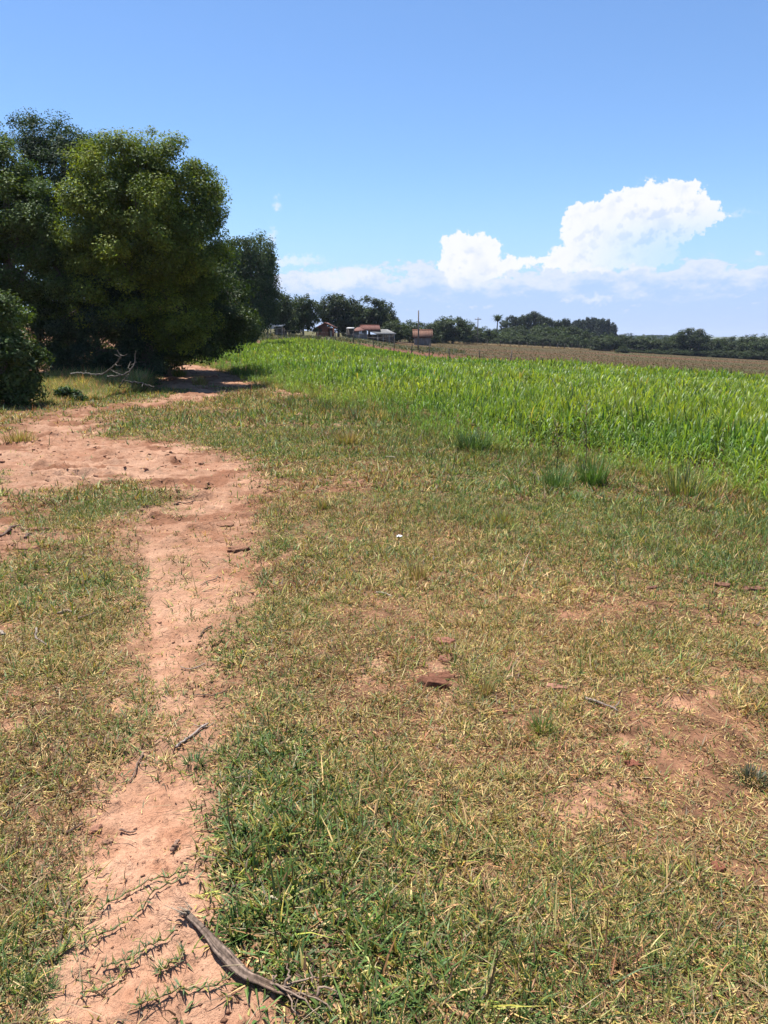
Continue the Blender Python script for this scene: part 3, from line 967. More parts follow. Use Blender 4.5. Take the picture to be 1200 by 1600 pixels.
def near_tree(name, label, u0, Y, lobes_px, clump_r, per_clump, leaf, c_base, c_tip, r0, trunk_v, density=1.0, droop=0.0, dscale=.95, group=None, cat='tree', bark=(.13, .105, .08), up=.6):
    base = at(u0, 560, Y); base[2] = float(T(base[0], base[1])) - .02
    lobes = []
    for L in lobes_px:
        u, v, ru, rv = L[:4]
        dy = L[4] if len(L) > 4 else 0.0
        c = at(u, v, Y + dy)
        s = (Y + dy) / FPX
        k_ = .42 * clump_r
        rr_ = [max(.4 * q_, q_ - k_) for q_ in (ru * s, .5 * (ru + rv) * s * dscale, rv * s)]
        lobes.append((c - base, rr_))
    e = empty(name, base, label, cat, group)
    g = Geo()
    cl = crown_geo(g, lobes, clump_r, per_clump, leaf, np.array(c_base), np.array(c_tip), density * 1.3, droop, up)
    g.obj('crown', MAT_LEAF, e)
    g2 = Geo()
    top = at(u0, trunk_v, Y) - base
    limb_geo(g2, np.zeros(3), lobes, cl, r0, top, bark)
    g2.obj('trunk', MAT_BARK, e, True)
    return e


# the big dense group on the left of the track
near_tree('broadleaf_tree', 'big round yellow-green tree with arching crown over the track', 226, 26.0,
          [(185, 270, 72, 66, -1), (255, 268, 66, 58, -.6), (305, 315, 48, 62, 0), (150, 350, 58, 75, -1.2), (225, 350, 85, 90, -1.5), (300, 390, 52, 80, -.3), (185, 440, 80, 80, -.6), (270, 470, 70, 75, 0),
           (235, 395, 70, 90, 1.5), (328, 300, 24, 34, .2), (222, 288, 60, 56, .3), (215, 330, 60, 60, -1.9)],
          .44, 260, .090, (.055, .088, .016), (.20, .24, .032), .20, 420, 1.15)
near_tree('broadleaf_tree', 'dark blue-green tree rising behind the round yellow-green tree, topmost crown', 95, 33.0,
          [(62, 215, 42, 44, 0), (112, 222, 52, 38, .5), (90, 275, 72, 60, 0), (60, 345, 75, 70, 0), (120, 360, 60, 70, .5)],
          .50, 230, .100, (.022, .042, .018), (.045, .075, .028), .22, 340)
near_tree('broadleaf_tree', 'mid green tree with glossy leaves at the left edge of the photo', 18, 26.0,
          [(12, 262, 42, 48, 0), (-40, 250, 50, 70, 0), (45, 330, 50, 56, -.6), (-20, 360, 65, 70, -.5), (70, 385, 42, 48, -1.0), (40, 430, 66, 58, -.5), (95, 430, 40, 50, -1), (-30, 470, 60, 60, 0), (60, 480, 50, 50, .3)],
          .42, 230, .098, (.045, .08, .022), (.105, .145, .032), .17, 380)
near_tree('understory_tree', 'bluish dark understory tree below the round tree beside the dead branches', 150, 26.3,
          [(150, 455, 52, 46, -.7), (190, 490, 58, 50, -.9), (110, 490, 52, 46, -.4), (150, 540, 72, 44, -.4), (80, 540, 50, 40, 0), (215, 560, 38, 40, -.6), (120, 575, 60, 28, -.1), (180, 580, 50, 24, -.2), (232, 572, 26, 30, -.2), (235, 530, 40, 50, .1)],
          .38, 190, .092, (.026, .046, .026), (.060, .090, .045), .10, 480)
near_tree('bush', 'rounded leafy green bush at the lower left edge of the trees', 5, 18.4,
          [(14, 500, 40, 44, 0), (-30, 520, 60, 66, .3), (38, 560, 28, 52, -.2), (5, 570, 50, 52, -.4), (-50, 590, 60, 42, 0), (50, 595, 14, 24, -.1), (20, 606, 46, 30, -.3), (-30, 612, 46, 30, -.3), (40, 604, 26, 30, -.2)],
          .28, 130, .095, (.03, .055, .015), (.085, .125, .028), .06, 520, cat='bush')
near_tree('drooping_tree', 'tall airy tree with drooping foliage at the far end of the left trees', 396, 50.5,
          [(388, 385, 22, 20, 0), (408, 392, 22, 26, .3), (374, 418, 24, 30, 0), (405, 425, 26, 34, 0), (385, 460, 32, 34, 0), (410, 470, 20, 38, 0), (382, 500, 34, 28, 0), (372, 520, 30, 22, -.5), (366, 405, 26, 36, 0), (362, 455, 32, 42, 0), (418, 415, 20, 34, .2), (422, 455, 16, 40, .2)],
          .46, 130, .14, (.038, .062, .028), (.085, .115, .048), .16, 400, .85, droop=.8)
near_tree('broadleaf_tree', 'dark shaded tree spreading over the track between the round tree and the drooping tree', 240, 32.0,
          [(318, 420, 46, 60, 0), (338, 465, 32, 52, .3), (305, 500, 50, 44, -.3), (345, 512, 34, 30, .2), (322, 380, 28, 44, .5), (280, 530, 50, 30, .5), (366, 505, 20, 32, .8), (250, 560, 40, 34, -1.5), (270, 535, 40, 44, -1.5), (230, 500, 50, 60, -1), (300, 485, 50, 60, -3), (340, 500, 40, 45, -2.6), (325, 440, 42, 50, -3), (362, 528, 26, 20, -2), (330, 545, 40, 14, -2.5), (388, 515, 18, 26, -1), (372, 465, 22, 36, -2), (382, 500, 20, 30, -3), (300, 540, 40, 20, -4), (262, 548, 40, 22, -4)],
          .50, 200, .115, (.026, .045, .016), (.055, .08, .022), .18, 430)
near_tree('shrub', 'lit green spray of foliage low under the dark trees above the rim of the crop', 262, 30.0,
          [(318, 492, 30, 22, 0), (340, 500, 26, 20, .3), (302, 516, 22, 16, .2)],
          .34, 150, .10, (.06, .085, .02), (.11, .14, .035), .06, 510, cat='shrub')
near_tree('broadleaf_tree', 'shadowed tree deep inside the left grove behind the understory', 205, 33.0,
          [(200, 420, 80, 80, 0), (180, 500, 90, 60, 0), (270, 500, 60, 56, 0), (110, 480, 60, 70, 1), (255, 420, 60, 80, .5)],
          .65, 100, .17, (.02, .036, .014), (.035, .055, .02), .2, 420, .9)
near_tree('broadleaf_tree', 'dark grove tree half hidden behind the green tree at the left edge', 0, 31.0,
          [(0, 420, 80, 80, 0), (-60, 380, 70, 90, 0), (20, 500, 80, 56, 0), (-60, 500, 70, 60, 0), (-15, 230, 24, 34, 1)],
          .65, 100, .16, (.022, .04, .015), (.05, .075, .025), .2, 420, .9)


# ------------------------------------------------------------------ trees round the farm and the far tree line
def far_variant(kind, seed):
    """a unit tree (1 m tall, about 1 m wide): crown and trunk meshes"""
    r = np.random.default_rng(seed)
    g = Geo(); g2 = Geo()
    f_ = r.uniform(.45, .80)
    if kind == 'round':
        lobes = [((0, 0, .60), (.36, .36, .36))] + [((.32 * math.cos(a), .32 * math.sin(a), r.uniform(.26, .66)), (r.uniform(.19, .27),) * 2 + (r.uniform(.17, .26),)) for a in np.arange(9) * .7 + r.uniform(0, 1)]
        cl = crown_geo(g, lobes, .105, 46, .052, np.array((.030, .052, .018)) * f_, np.array((.065, .092, .028)) * f_, .95)
        limb_geo(g2, np.zeros(3), lobes, cl, .028, (0, 0, .5), (.12, .10, .08), 2, .03)
    elif kind == 'low':
        lobes = [((.34 * math.cos(a), .34 * math.sin(a), r.uniform(.22, .55)), (r.uniform(.2, .3),) * 2 + (r.uniform(.22, .38),)) for a in np.arange(6) * 1.05 + r.uniform(0, 1)] + [((0, 0, .55), (.36, .36, .40))]
        cl = crown_geo(g, lobes, .11, 44, .055, np.array((.032, .056, .018)) * f_, np.array((.075, .105, .030)) * f_, .95)
        limb_geo(g2, np.zeros(3), lobes, cl, .022, (0, 0, .4), (.12, .10, .08), 2, .03)
    elif kind == 'tall':
        lobes = [((r.uniform(-.16, .16), r.uniform(-.16, .16), z), (r.uniform(.2, .32),) * 2 + (r.uniform(.08, .13),)) for z in np.linspace(.40, .90, 9)]
        cl = crown_geo(g, lobes, .075, 26, .05, np.array((.035, .055, .03)) * f_, np.array((.065, .088, .048)) * f_, .75)
        limb_geo(g2, np.zeros(3), lobes, cl, .018, (0, 0, .85), (.28, .24, .2), 3, .02)
    elif kind == 'conifer':
        lobes = [((r.uniform(-.02, .02), r.uniform(-.02, .02), z), (.42 * (1.12 - z) + .08,) * 2 + (.09,)) for z in np.linspace(.22, .95, 9)]
        cl = crown_geo(g, lobes, .06, 26, .045, np.array((.020, .036, .022)) * f_, np.array((.036, .056, .034)) * f_, 1.0)
        limb_geo(g2, np.zeros(3), lobes, cl, .014, (0, 0, .93), (.14, .11, .09), 0, .01)
    c = g.obj('crown', MAT_LEAF); t = g2.obj('trunk', MAT_BARK)
    return c, t


VAR = {k: [far_variant(k, 500 + 10 * i + j) for j in range(n)] for i, (k, n) in enumerate([('round', 4), ('low', 4), ('tall', 3), ('conifer', 3)])}
USED = set()


def far_tree(kind, u, top, wpx, Y, label, name='broadleaf_tree', group=None, cat='tree', var=None, tint=None):
    b = at(u, 530, Y)
    z = float(T(b[0], b[1]))
    h = at(u, top, Y)[2] - z
    w = wpx / FPX * Y * 1.02
    k = (var if var is not None else int(rng.integers(0, 99))) % len(VAR[kind])
    e = empty(name, (b[0], b[1], z - .05), label, cat, group, rng.uniform(0, 6.28))
    e.scale = (w / 1.05, w / 1.05, h / .97)
    for src in VAR[kind][k]:
        if (kind, k) not in USED:
            src.parent = e
        else:
            c = src.copy(); col.objects.link(c); c.parent = e
    USED.add((kind, k))
    return e


# farm trees
far_tree('round', 432, 452, 58, 84, 'dark tree beside the pale tin shed at the end of the left grove', var=0)
far_tree('round', 474, 457, 52, 92, 'dark tree with bare trunks between the tin shed and the brick house', var=1)
far_tree('round', 452, 468, 46, 100, 'small dark tree filling the gap behind the tin shed', var=2)
far_tree('round', 529, 455, 60, 113, 'broad pale-leaved tree standing over the brick house', var=3)
far_tree('round', 577, 461, 62, 124, 'dark dome-shaped tree rising behind the barn', var=0)
far_tree('round', 605, 473, 40, 128, 'darker tree on the right shoulder of the dome behind the barn', var=2)
far_tree('round', 556, 476, 36, 130, 'tree filling the gap between the pale tree and the dome', var=1)
far_tree('low', 612, 499, 44, 120, 'light green bushy tree right behind the barn lean-to', var=0)
far_tree('low', 545, 500, 30, 118, 'low tree in the shade behind the barn gable', var=3)
for u, tp, w, Y, k in [(640, 499, 54, 140, 1), (664, 501, 50, 150, 2), (625, 502, 48, 145, 3), (684, 500, 48, 165, 0)]:
    far_tree('low', u, tp, w, Y, 'bushy dark tree in the row behind the little red-roofed hut', group='trees behind the hut', var=k)
far_tree('round', 707, 492, 62, 165, 'large dark dome-shaped tree right of the little hut', var=1)
for u, tp, w, Y, k in [(738, 506, 34, 185, 0), (756, 509, 34, 195, 1), (744, 514, 40, 182, 2), (720, 510, 40, 178, 2)]:
    far_tree('low', u, tp, w, Y, 'dark bushy tree between the dome-shaped tree and the palm', group='trees before the palm', var=k)
for u, tp, w, Y, k in [(802, 495, 34, 236, 0), (818, 492, 36, 240, 1), (835, 488, 38, 244, 2), (850, 496, 34, 238, 0), (868, 501, 32, 240, 1), (884, 499, 26, 246, 2), (790, 501, 28, 232, 1)]:
    far_tree('tall', u, tp, w, Y, 'tall airy gum tree standing above the far tree line', 'gum_tree', 'gum trees of the far tree line', var=k)
for u, tp, w, Y, k in [(779, 512, 34, 214, 0), (798, 513, 36, 210, 1), (818, 512, 36, 214, 2), (838, 511, 38, 210, 3), (858, 511, 34, 212, 0), (876, 513, 34, 210, 1), (892, 507, 42, 212, 2), (910, 512, 36, 210, 3), (845, 505, 44, 224, 1), (808, 506, 40, 226, 2), (870, 508, 40, 226, 3)]:
    far_tree('low', u, tp, w, Y, 'dense dark tree of the far tree line below the gum trees', group='tree line below the gum trees', var=k)
for u, tp, w, Y, k in [(897, 504, 34, 330, 0), (907, 501, 36, 335, 1), (918, 499, 36, 330, 2), (928, 500, 34, 338, 0), (938, 500, 36, 332, 1), (947, 502, 34, 336, 2), (956, 507, 30, 334, 0), (913, 502, 36, 352, 1), (934, 502, 36, 352, 2), (888, 506, 34, 340, 1), (924, 502, 34, 362, 0), (944, 504, 34, 362, 1), (902, 504, 36, 360, 2)]:
    far_tree('conifer', u, tp, w, Y, 'dark pointed plantation tree behind the far tree line', 'plantation_tree', 'plantation behind the tree line', var=k)
for u, tp, w, Y, k in [(929, 524, 26, 200, 0), (950, 519, 30, 202, 1), (938, 527, 30, 198, 3), (966, 526, 28, 204, 2)]:
    far_tree('low', u, tp, w, Y, 'bushy tree at the foot of the plantation beyond the brown field', group='bushes below the plantation', var=k)
far_tree('round', 979, 520, 36, 206, 'round dark tree right of the plantation', var=0)
far_tree('low', 974, 540, 20, 176, 'low dark shrub standing before the fence in the brown field', 'shrub', cat='shrub', var=2)
for u, tp, w, Y, k in [(u_, 544 + (k_ * 7) % 5, 26, 201 - (k_ % 3) * 1.5, k_) for k_, u_ in enumerate(range(905, 1290, 15))]:
    far_tree('low', u, tp, w, Y, 'low dark bush closing the foot of the hedge row beyond the brown field', 'shrub', 'bushes at the foot of the hedge row', 'bush', var=k)
for u, tp, w, Y, k in [(u_, 521 + (k_ * 5) % 4, 30, 203 - (k_ % 3) * 1.5, k_) for k_, u_ in enumerate(range(715, 905, 14))]:
    far_tree('low', u, tp, w, Y, 'low dark bush at the foot of the far tree line left of the plantation', 'shrub', 'bushes at the foot of the far tree line', 'bush', var=k)
for u, tp, w, Y, k in [(998, 525, 36, 206, 0), (1012, 522, 38, 208, 1), (1030, 528, 36, 206, 2), (1046, 525, 36, 204, 3), (1104, 522, 42, 206, 0), (1120, 528, 38, 205, 1), (1138, 523, 40, 207, 2),
                       (1154, 526, 36, 205, 3), (1186, 521, 46, 205, 1), (1206, 524, 42, 206, 2), (1228, 529, 38, 206, 3), (1250, 526, 40, 206, 0), (1275, 530, 40, 204, 1)]:
    far_tree('low', u, tp, w, Y, 'bushy dark tree of the low hedge row beyond the brown field', group='hedge row trees beyond the brown field', var=k)
far_tree('round', 1053, 520, 20, 207, 'slim dark tree just left of the lone tall tree', var=1)
far_tree('round', 1080, 510, 44, 203, 'lone tall dark tree standing above the hedge row', var=3)
far_tree('round', 1168, 523, 40, 208, 'broad dark tree near the right end of the hedge row', var=2)


def palm(u, top, Y, label):
    b = at(u, 530, Y); z = float(T(b[0], b[1]))
    h = at(u, top, Y)[2] - z
    e = empty('palm_tree', (b[0], b[1], z), label, 'palm')
    g = Geo()
    t = np.linspace(0, 1, 6)[:, None]
    g.tube(np.hstack([.3 * t, 0 * t, t * h * .86]), np.linspace(.25, .15, 6), 7, (.2, .17, .14))
    g.obj('trunk', MAT_BARK, e, True)
    n = 26
    az = rng.uniform(0, 6.28, n)
    g = Geo()
    pos = np.tile(np.array((.3, 0, h * .86)), (n, 1))
    for k in range(3):
        v, q, tt, c = blades(pos, az + k * .03, rng.uniform(.1, 1.1, n), np.full(n, 3.0), np.full(n, .42), rng.uniform(.9, 1.8, n), np.array((.045, .07, .03)) * rng.uniform(.7, 1.3, n)[:, None], 5, rng.normal(0, .5, n))
        g.add(v, q, tt, c)
    g.obj('crown', MAT_LEAF, e)


palm(775, 497, 222, 'palm tree with feathery crown left of the gum trees')


# a far wood beyond the hedge row, too distant for single trees
def far_wood():
    g = Geo()
    c0 = at(1020, 526, 900)
    n = 4200
    x = c0[0] + rng.uniform(-34, 26, n); y = c0[1] + rng.uniform(-30, 30, n)
    zb = T(x, y); top = at(1020, 523.5, 900)[2] - 1.5 * ((x - c0[0]) / 30.0) ** 2
    z = zb + (top - zb) * np.sqrt(rng.uniform(.05, 1, n))
    cc = np.array((.03, .05, .025)) * rng.uniform(.6, 1.4, (n, 1))
    v, q, c = leaf_quads(np.stack([x, y, z], -1), rng.normal(size=(n, 3)) + np.array((0, -.2, .6)), 1.6, 1.2, cc)
    g.add(v, q, None, c)
    tag(g.obj('far_wood', MAT_LEAF), 'bluish far wood seen above the hedge row', 'wood', None, 'stuff')
    g = Geo()
    n = 9000
    th = rng.uniform(.05, .62, n); r = rng.uniform(1100, 2400, n)
    x, y = r * np.sin(th), r * np.cos(th)
    k = fbm(x / 160, y / 260, 3, 401) > .05
    x, y = x[k], y[k]
    z = T(x, y) + rng.uniform(1, 11, len(x))
    cc = np.array((.04, .06, .03)) * rng.uniform(.6, 1.4, (len(x), 1))
    v, q, c = leaf_quads(np.stack([x, y, z], -1), rng.normal(size=(len(x), 3)) + np.array((0, -.2, .6)), 7, 5, cc)
    g.add(v, q, None, c)
    tag(g.obj('distant_woods', MAT_LEAF), 'hazy woods across the distant plain on the horizon', 'wood', None, 'stuff')


far_wood()
# ================================================================== farm buildings
def frame_at(u, Y):
    b = at(u, 530, Y)
    return np.array((b[0], b[1], float(T(b[0], b[1]))))


def px(n, Y):
    return n / FPX * Y * 1.02


def gable_roof(g, x0, x1, y0, y1, ze, zr, over, th, c, ridge_along_x=True):
    if ridge_along_x:
        ym = (y0 + y1) / 2
        s = (zr - ze) / (ym - y0)
        g.slab([(x0 - over, y0 - over, ze - s * over), (x1 + over, y0 - over, ze - s * over), (x1 + over, ym, zr), (x0 - over, ym, zr)], th, c)
        g.slab([(x1 + over, y1 + over, ze - s * over), (x0 - over, y1 + over, ze - s * over), (x0 - over, ym, zr), (x1 + over, ym, zr)], th, c)
    else:
        xm = (x0 + x1) / 2
        s = (zr - ze) / (xm - x0)
        g.slab([(x0 - over, y1 + over, ze - s * over), (x0 - over, y0 - over, ze - s * over), (xm, y0 - over, zr), (xm, y1 + over, zr)], th, c)
        g.slab([(x1 + over, y0 - over, ze - s * over), (x1 + over, y1 + over, ze - s * over), (xm, y1 + over, zr), (xm, y0 - over, zr)], th, c)


def plank_front(g, x0, x1, y, z0, z1, c, n, th=.06, gable=None):
    """vertical boards side by side, little gaps and uneven heights"""
    w = (x1 - x0) / n
    for k in range(n):
        a = x0 + k * w
        t = z1 if gable is None else z1 + gable * (1 - abs((a + w / 2 - (x0 + x1) / 2) / ((x1 - x0) / 2)))
        g.box((a + .012, y, z0), (a + w - .012, y + th * rng.uniform(.8, 1.2), t - rng.uniform(0, .03)), np.array(c) * rng.uniform(.7, 1.2))


def hut():
    Y = 118.0
    b = frame_at(660, Y); w = px(24, Y); d = 2.6
    zb = at(660, 537, Y)[2] - b[2]
    zr = at(660, 515.8, Y)[2] - b[2]; ze = at(660, 525.2, Y)[2] - b[2]
    e = empty('farm_hut', b, 'little grey plank hut with a sunlit red tile roof behind the pole', 'hut')
    g = Geo()
    c = (.30, .27, .25)
    x0, x1, y0, y1 = -w / 2, w / 2, -d / 2, d / 2
    n = 13
    plank_front(g, x0, x1, y0, -.6, ze, c, n)
    plank_front(g, x0, x1, y1 - .06, -.6, ze, c, n)
    for xs in (x0, x1 - .06):
        for k in range(8):
            a = y0 + .07 + k * (d - .14) / 8
            f = 1 - abs((a + .15) / (d / 2))
            g.box((xs, a + .01, -.6), (xs + .06, a + (d - .14) / 8 - .01, ze + (zr - ze) * max(0, f) * .92), np.array(c) * rng.uniform(.75, 1.15))
    g.obj('wall', MAT_PLANK, e)
    g = Geo()
    gable_roof(g, x0, x1, y0, y1, ze + .04, zr, .28, .10, (.15, .08, .056))
    for k in range(14):                                        # tile courses
        xx = x0 - .25 + k * (w + .5) / 13
        g.tube([(xx, y0 - .30, ze - .17), (xx, 0, zr + .03)], .05, 5, np.array((.17, .09, .062)) * rng.uniform(.8, 1.25))
    g.tube([(x0 - .3, 0, zr + .04), (x1 + .3, 0, zr + .04)], .10, 6, (.33, .15, .09))
    g.obj('roof', MAT_TILE, e)
    g = Geo()
    g.box((.25, y0 - .05, -.5), (1.0, y0 - .005, 1.25), (.22, .19, .17))
    g.obj('door', MAT_PLANK, e)


def barn():
    Y = 108.0
    b = frame_at(585, Y)
    e = empty('barn', b, 'grey plank barn with red tile roof and pale tin lean-to', 'barn')
    X = lambda u: at(u, 530, Y)[0] - b[0]
    Z = lambda v: at(585, v, Y)[2] - b[2]
    xl, xr = X(553), X(574)          # gable end faces the field
    y0, y1 = 0.0, 6.5
    g = Geo()
    c = (.27, .265, .27)
    ze, zr = Z(517.5), Z(509.5)
    plank_front(g, xl, xr, y0, -1.0, ze, c, 12)
    plank_front(g, xl, X(616), y1, -1.0, ze - .5, (.2, .18, .17), 22)
    for k in range(16):
        a = y0 + .08 + k * (y1 - .1) / 16
        g.box((xl, a, -1.0), (xl + .06, a + .38, ze), np.array((.25, .23, .22)) * rng.uniform(.8, 1.1))
    g.obj('wall', MAT_PLANK, e)
    g = Geo()
    # red roof: long slope from a high ridge on the left edge down to the lean-to
    zA, zB = Z(508.2), Z(517.0)
    xa, xb_ = X(559), X(592)
    g.slab([(X(571), y0 - .5, zB + .15), (X(594), y0 - .5, zB + .12), (xb_, y1 - 2.2, zA), (xa, y1 - 2.2, zA)], .12, (.14, .064, .05))
    g.slab([(xb_, y1 + .4, zB + .2), (xa, y1 + .4, zB + .2), (xa, y1 - 2.2, zA), (xb_, y1 - 2.2, zA)], .12, (.14, .064, .05))
    g.slab([(X(550), y0 - .2, zB - .05), (X(571), y0 - .45, zB + .12), (xa, y1 - 2.25, zA - .02), (X(548), y1 - .5, zB - .02)], .10, (.20, .10, .08))
    for k in range(17):
        f = k / 16
        p0 = np.array((X(571) * (1 - f) + X(594) * f, y0 - .52, zB + .17)); p1 = np.array((xa * (1 - f) + xb_ * f, y1 - 2.2, zA + .03))
        g.tube([p0, p1], .055, 5, np.array((.15, .068, .053)) * rng.uniform(.75, 1.3))
    g.tube([(xa, y1 - 2.2, zA + .03), (xb_, y1 - 2.2, zA + .03)], .1, 6, (.27, .11, .08))
    g.obj('roof', MAT_TILE, e)
    g = Geo()
    z1, z2 = Z(516.3), Z(521.6)
    g.slab([(X(588.5), y0 - 1.8, z2), (X(619), y0 - 1.8, z2), (X(606), y0 + 2.6, z1 + .16), (X(571), y0 + 1.2, z1 + .14)], .07, (.28, .275, .27))
    for k in range(18):
        f = (k + .5) / 18
        p0 = np.array((X(588.5) * (1 - f) + X(619) * f, y0 - 1.8, z2 + .015)); p1 = np.array((X(571) * (1 - f) + X(606) * f, y0 + 1.2 + 1.4 * f, z1 + .16))
        g.tube([p0, p1], .035, 4, np.array((.29, .285, .28)) * rng.uniform(.8, 1.1))
    g.obj('lean_to_roof', MAT_METAL, e)
    for u in (590.5, 599, 608, 616):
        g = Geo()
        g.tube([(X(u), y0 - 1.6, -1.0), (X(u), y0 - 1.6, z2 - .08)], .07, 6, (.3, .27, .24))
        g.obj('post', MAT_POST, e)
    g = Geo()
    g.box((X(575), y0 - 1.55, .35), (X(616), y0 - 1.5, .45), (.10, .085, .075))
    g.obj('rail', MAT_PLANK, e)
    g = Geo()
    plank_front(g, X(574.5), X(617), y0 + .3, -1.0, z2 - .05, (.06, .05, .045), 26)  # added dark boards, coloured as the shade under the lean-to
    g.obj('shade_backing', MAT_PLANK, e)


def brick_house():
    Y = 104.0
    b = frame_at(506, Y)
    e = empty('brick_house', b, 'red brick house with low tile roof half hidden under trees', 'house')
    X = lambda u: at(u, 530, Y)[0] - b[0]
    Z = lambda v: at(506, v, Y)[2] - b[2]
    x0, x1 = X(494), X(519); y0, y1 = 0.0, 5.0
    ze, zr = Z(511), Z(503.5)
    c = np.array((.20, .07, .042))  # brick red, darkened for the tree shade over the house
    g = Geo()
    g.box((x0, y0, -1), (X(512), y1, ze), c)
    g.box((X(512) + .002, y0 + 1.2, -1), (x1, y1 - .01, ze - .1), c * .8)
    xm = (x0 + X(512)) / 2 + .5
    g.add([(x0, y0, ze), (X(512), y0, ze), (xm, y0, zr - .1), (x0, y0 + .25, ze), (X(512), y0 + .25, ze), (xm, y0 + .25, zr - .1)], [(0, 2, 5, 3), (1, 4, 5, 2)], [(0, 1, 2), (3, 5, 4)], c)
    g.obj('wall', MAT_BRICK, e)
    g = Geo()
    rc = (.19, .085, .065)
    g.slab([(x0 - .4, y1, ze - .25), (x0 - .4, y0 - .4, ze - .25), (xm, y0 - .4, zr), (xm, y1, zr)], .1, rc)
    g.slab([(x1 + .5, y0 - .35, Z(511.5)), (x1 + .5, y1, Z(511.5)), (xm, y1, zr), (xm, y0 - .35, zr)], .1, rc)
    g.obj('roof', MAT_TILE, e)
    g = Geo()
    g.box((X(515), y0 + 1.12, -.8), (X(517.5), y0 + 1.18, Z(516.5)), (.5, .42, .34))
    g.obj('door', MAT_PLANK, e)
    g = Geo()
    g.box((X(499), y0 - .04, Z(519)), (X(503), y0 - .003, Z(514)), (.09, .07, .06))
    g.obj('window', MAT_PLANK, e)


def tin_shed():
    Y = 82.0
    b = frame_at(433, Y)
    e = empty('tin_shed', b, 'pale tin-roofed shed in the tree shade at the far left of the crop', 'shed')
    X = lambda u: at(u, 530, Y)[0] - b[0]
    Z = lambda v: at(433, v, Y)[2] - b[2]
    g = Geo()
    g.slab([(X(422.5), -.8, Z(509.6)), (X(443), -.8, Z(509.6)), (X(443), 3.5, Z(504.4)), (X(423.5), 3.5, Z(504.8))], .06, (.45, .45, .45))
    for k in range(12):
        f = (k + .5) / 12
        g.tube([(X(422.5) * (1 - f) + X(443) * f, -.8, Z(509.6) + .02), (X(423.5) * (1 - f) + X(443) * f, 3.5, Z(504.6) + .02)], .03, 4, (.44, .44, .44))
    g.obj('roof', MAT_METAL, e)
    g = Geo()
    g.box((X(424), -.4, Z(513.5)), (X(442), -.33, Z(512.2)), (.36, .36, .35))
    g.obj('fascia_board', MAT_PLANK, e)
    g = Geo()
    g.box((X(423), 3.0, -1), (X(443), 3.1, Z(506)), (.14, .12, .11))
    g.obj('wall', MAT_PLANK, e)
    for u in (424.5, 434, 442):
        g = Geo(); g.tube([(X(u), -.5, -1), (X(u), -.5, Z(509.3))], .06, 6, (.22, .19, .16)); g.obj('post', MAT_POST, e)


def small_awning():
    Y = 106.0
    b = frame_at(548, Y)
    e = empty('open_shed', b, 'low open shed with a pale flat roof left of the barn', 'shed')
    X = lambda u: at(u, 530, Y)[0] - b[0]
    Z = lambda v: at(548, v, Y)[2] - b[2]
    g = Geo()
    g.slab([(X(541.5), -1.2, Z(512.8)), (X(554), -1.2, Z(513.0)), (X(553), 2.0, Z(511.2)), (X(542.5), 2.0, Z(511.0))], .06, (.46, .46, .45))
    g.obj('roof', MAT_METAL, e)
    for u in (542.3, 553):
        g = Geo(); g.tube([(X(u), -1.1, -1), (X(u), -1.1, Z(512.9) - .05)], .05, 6, (.16, .145, .13)); g.obj('post', MAT_POST, e)
    g = Geo(); g.box((X(542), 1.8, -1), (X(553), 1.9, Z(511)), (.10, .085, .075)); g.obj('wall', MAT_PLANK, e)


hut(); barn(); brick_house(); tin_shed(); small_awning()


def pole(u, vtop, Y, label, cross=False, r=.11):
    b = frame_at(u, Y)
    h = at(u, vtop, Y)[2] - b[2]
    e = empty('utility_pole', b, label, 'pole')
    g = Geo(); g.tube([(0, 0, -.2), (0.01, 0, h * .5), (0, 0, h)], [r, r * .9, r * .75], 8, (.20, .17, .145)); g.obj('shaft', MAT_POST, e, True)
    if cross:
        g = Geo(); g.box((-.75, -.06, h - .5), (.75, .06, h - .36), (.22, .19, .16)); g.obj('crossarm', MAT_POST, e)
        g = Geo()
        for s in (-.65, 0.3, .65): g.tube([(s, 0, h - .36), (s, 0, h - .16)], .06, 6, (.5, .5, .48))
        g.obj('insulator', MAT_METAL, e)


pole(653.5, 485, 80, 'tall bare grey pole standing at the red farm road before the hut', False, .08)
pole(746, 496, 178, 'utility pole with crossarm in the trees left of the palm', True, .13)
pole(1093, 513, 201, 'utility pole with crossarm right of the lone tall tree', True, .13)


# fences
def fence(pts_uv, n, Y_of, label, h, name='wire_fence', r=.06, jitter=.12, c=(.095, .08, .068)):
    pts = np.array(pts_uv, float)
    seg = np.concatenate([[0], np.cumsum(np.linalg.norm(np.diff(pts, axis=0), axis=1))])
    s = np.linspace(0, seg[-1], n)
    X = np.interp(s, seg, pts[:, 0]); Yy = np.interp(s, seg, pts[:, 1])
    b = np.array((X[0], Yy[0], float(T(X[0], Yy[0]))))
    e = empty(name, b, label, 'fence')
    tops = []
    for x, y in zip(X, Yy):
        hh = h * rng.uniform(1 - jitter, 1 + jitter)
        z = float(T(x, y))
        p0 = np.array((x, y, z - .2)) - b; p1 = np.array((x + rng.normal(0, .05), y, z + hh)) - b
        g = Geo(); g.tube([p0, (p0 + p1) / 2, p1], [r * 1.1, r, r * .9], 6, np.array(c) * rng.uniform(.7, 1.2)); g.obj('post', MAT_POST, e)
        tops.append(p1 - np.array((0, 0, hh)))
    g = Geo()
    tops = np.array(tops)
    for f in (.35, .65, .92):
        g.tube(tops + np.array((0, 0, h * f)), .004, 3, (.16, .15, .14))
    g.obj('wire', MAT_METAL, e)


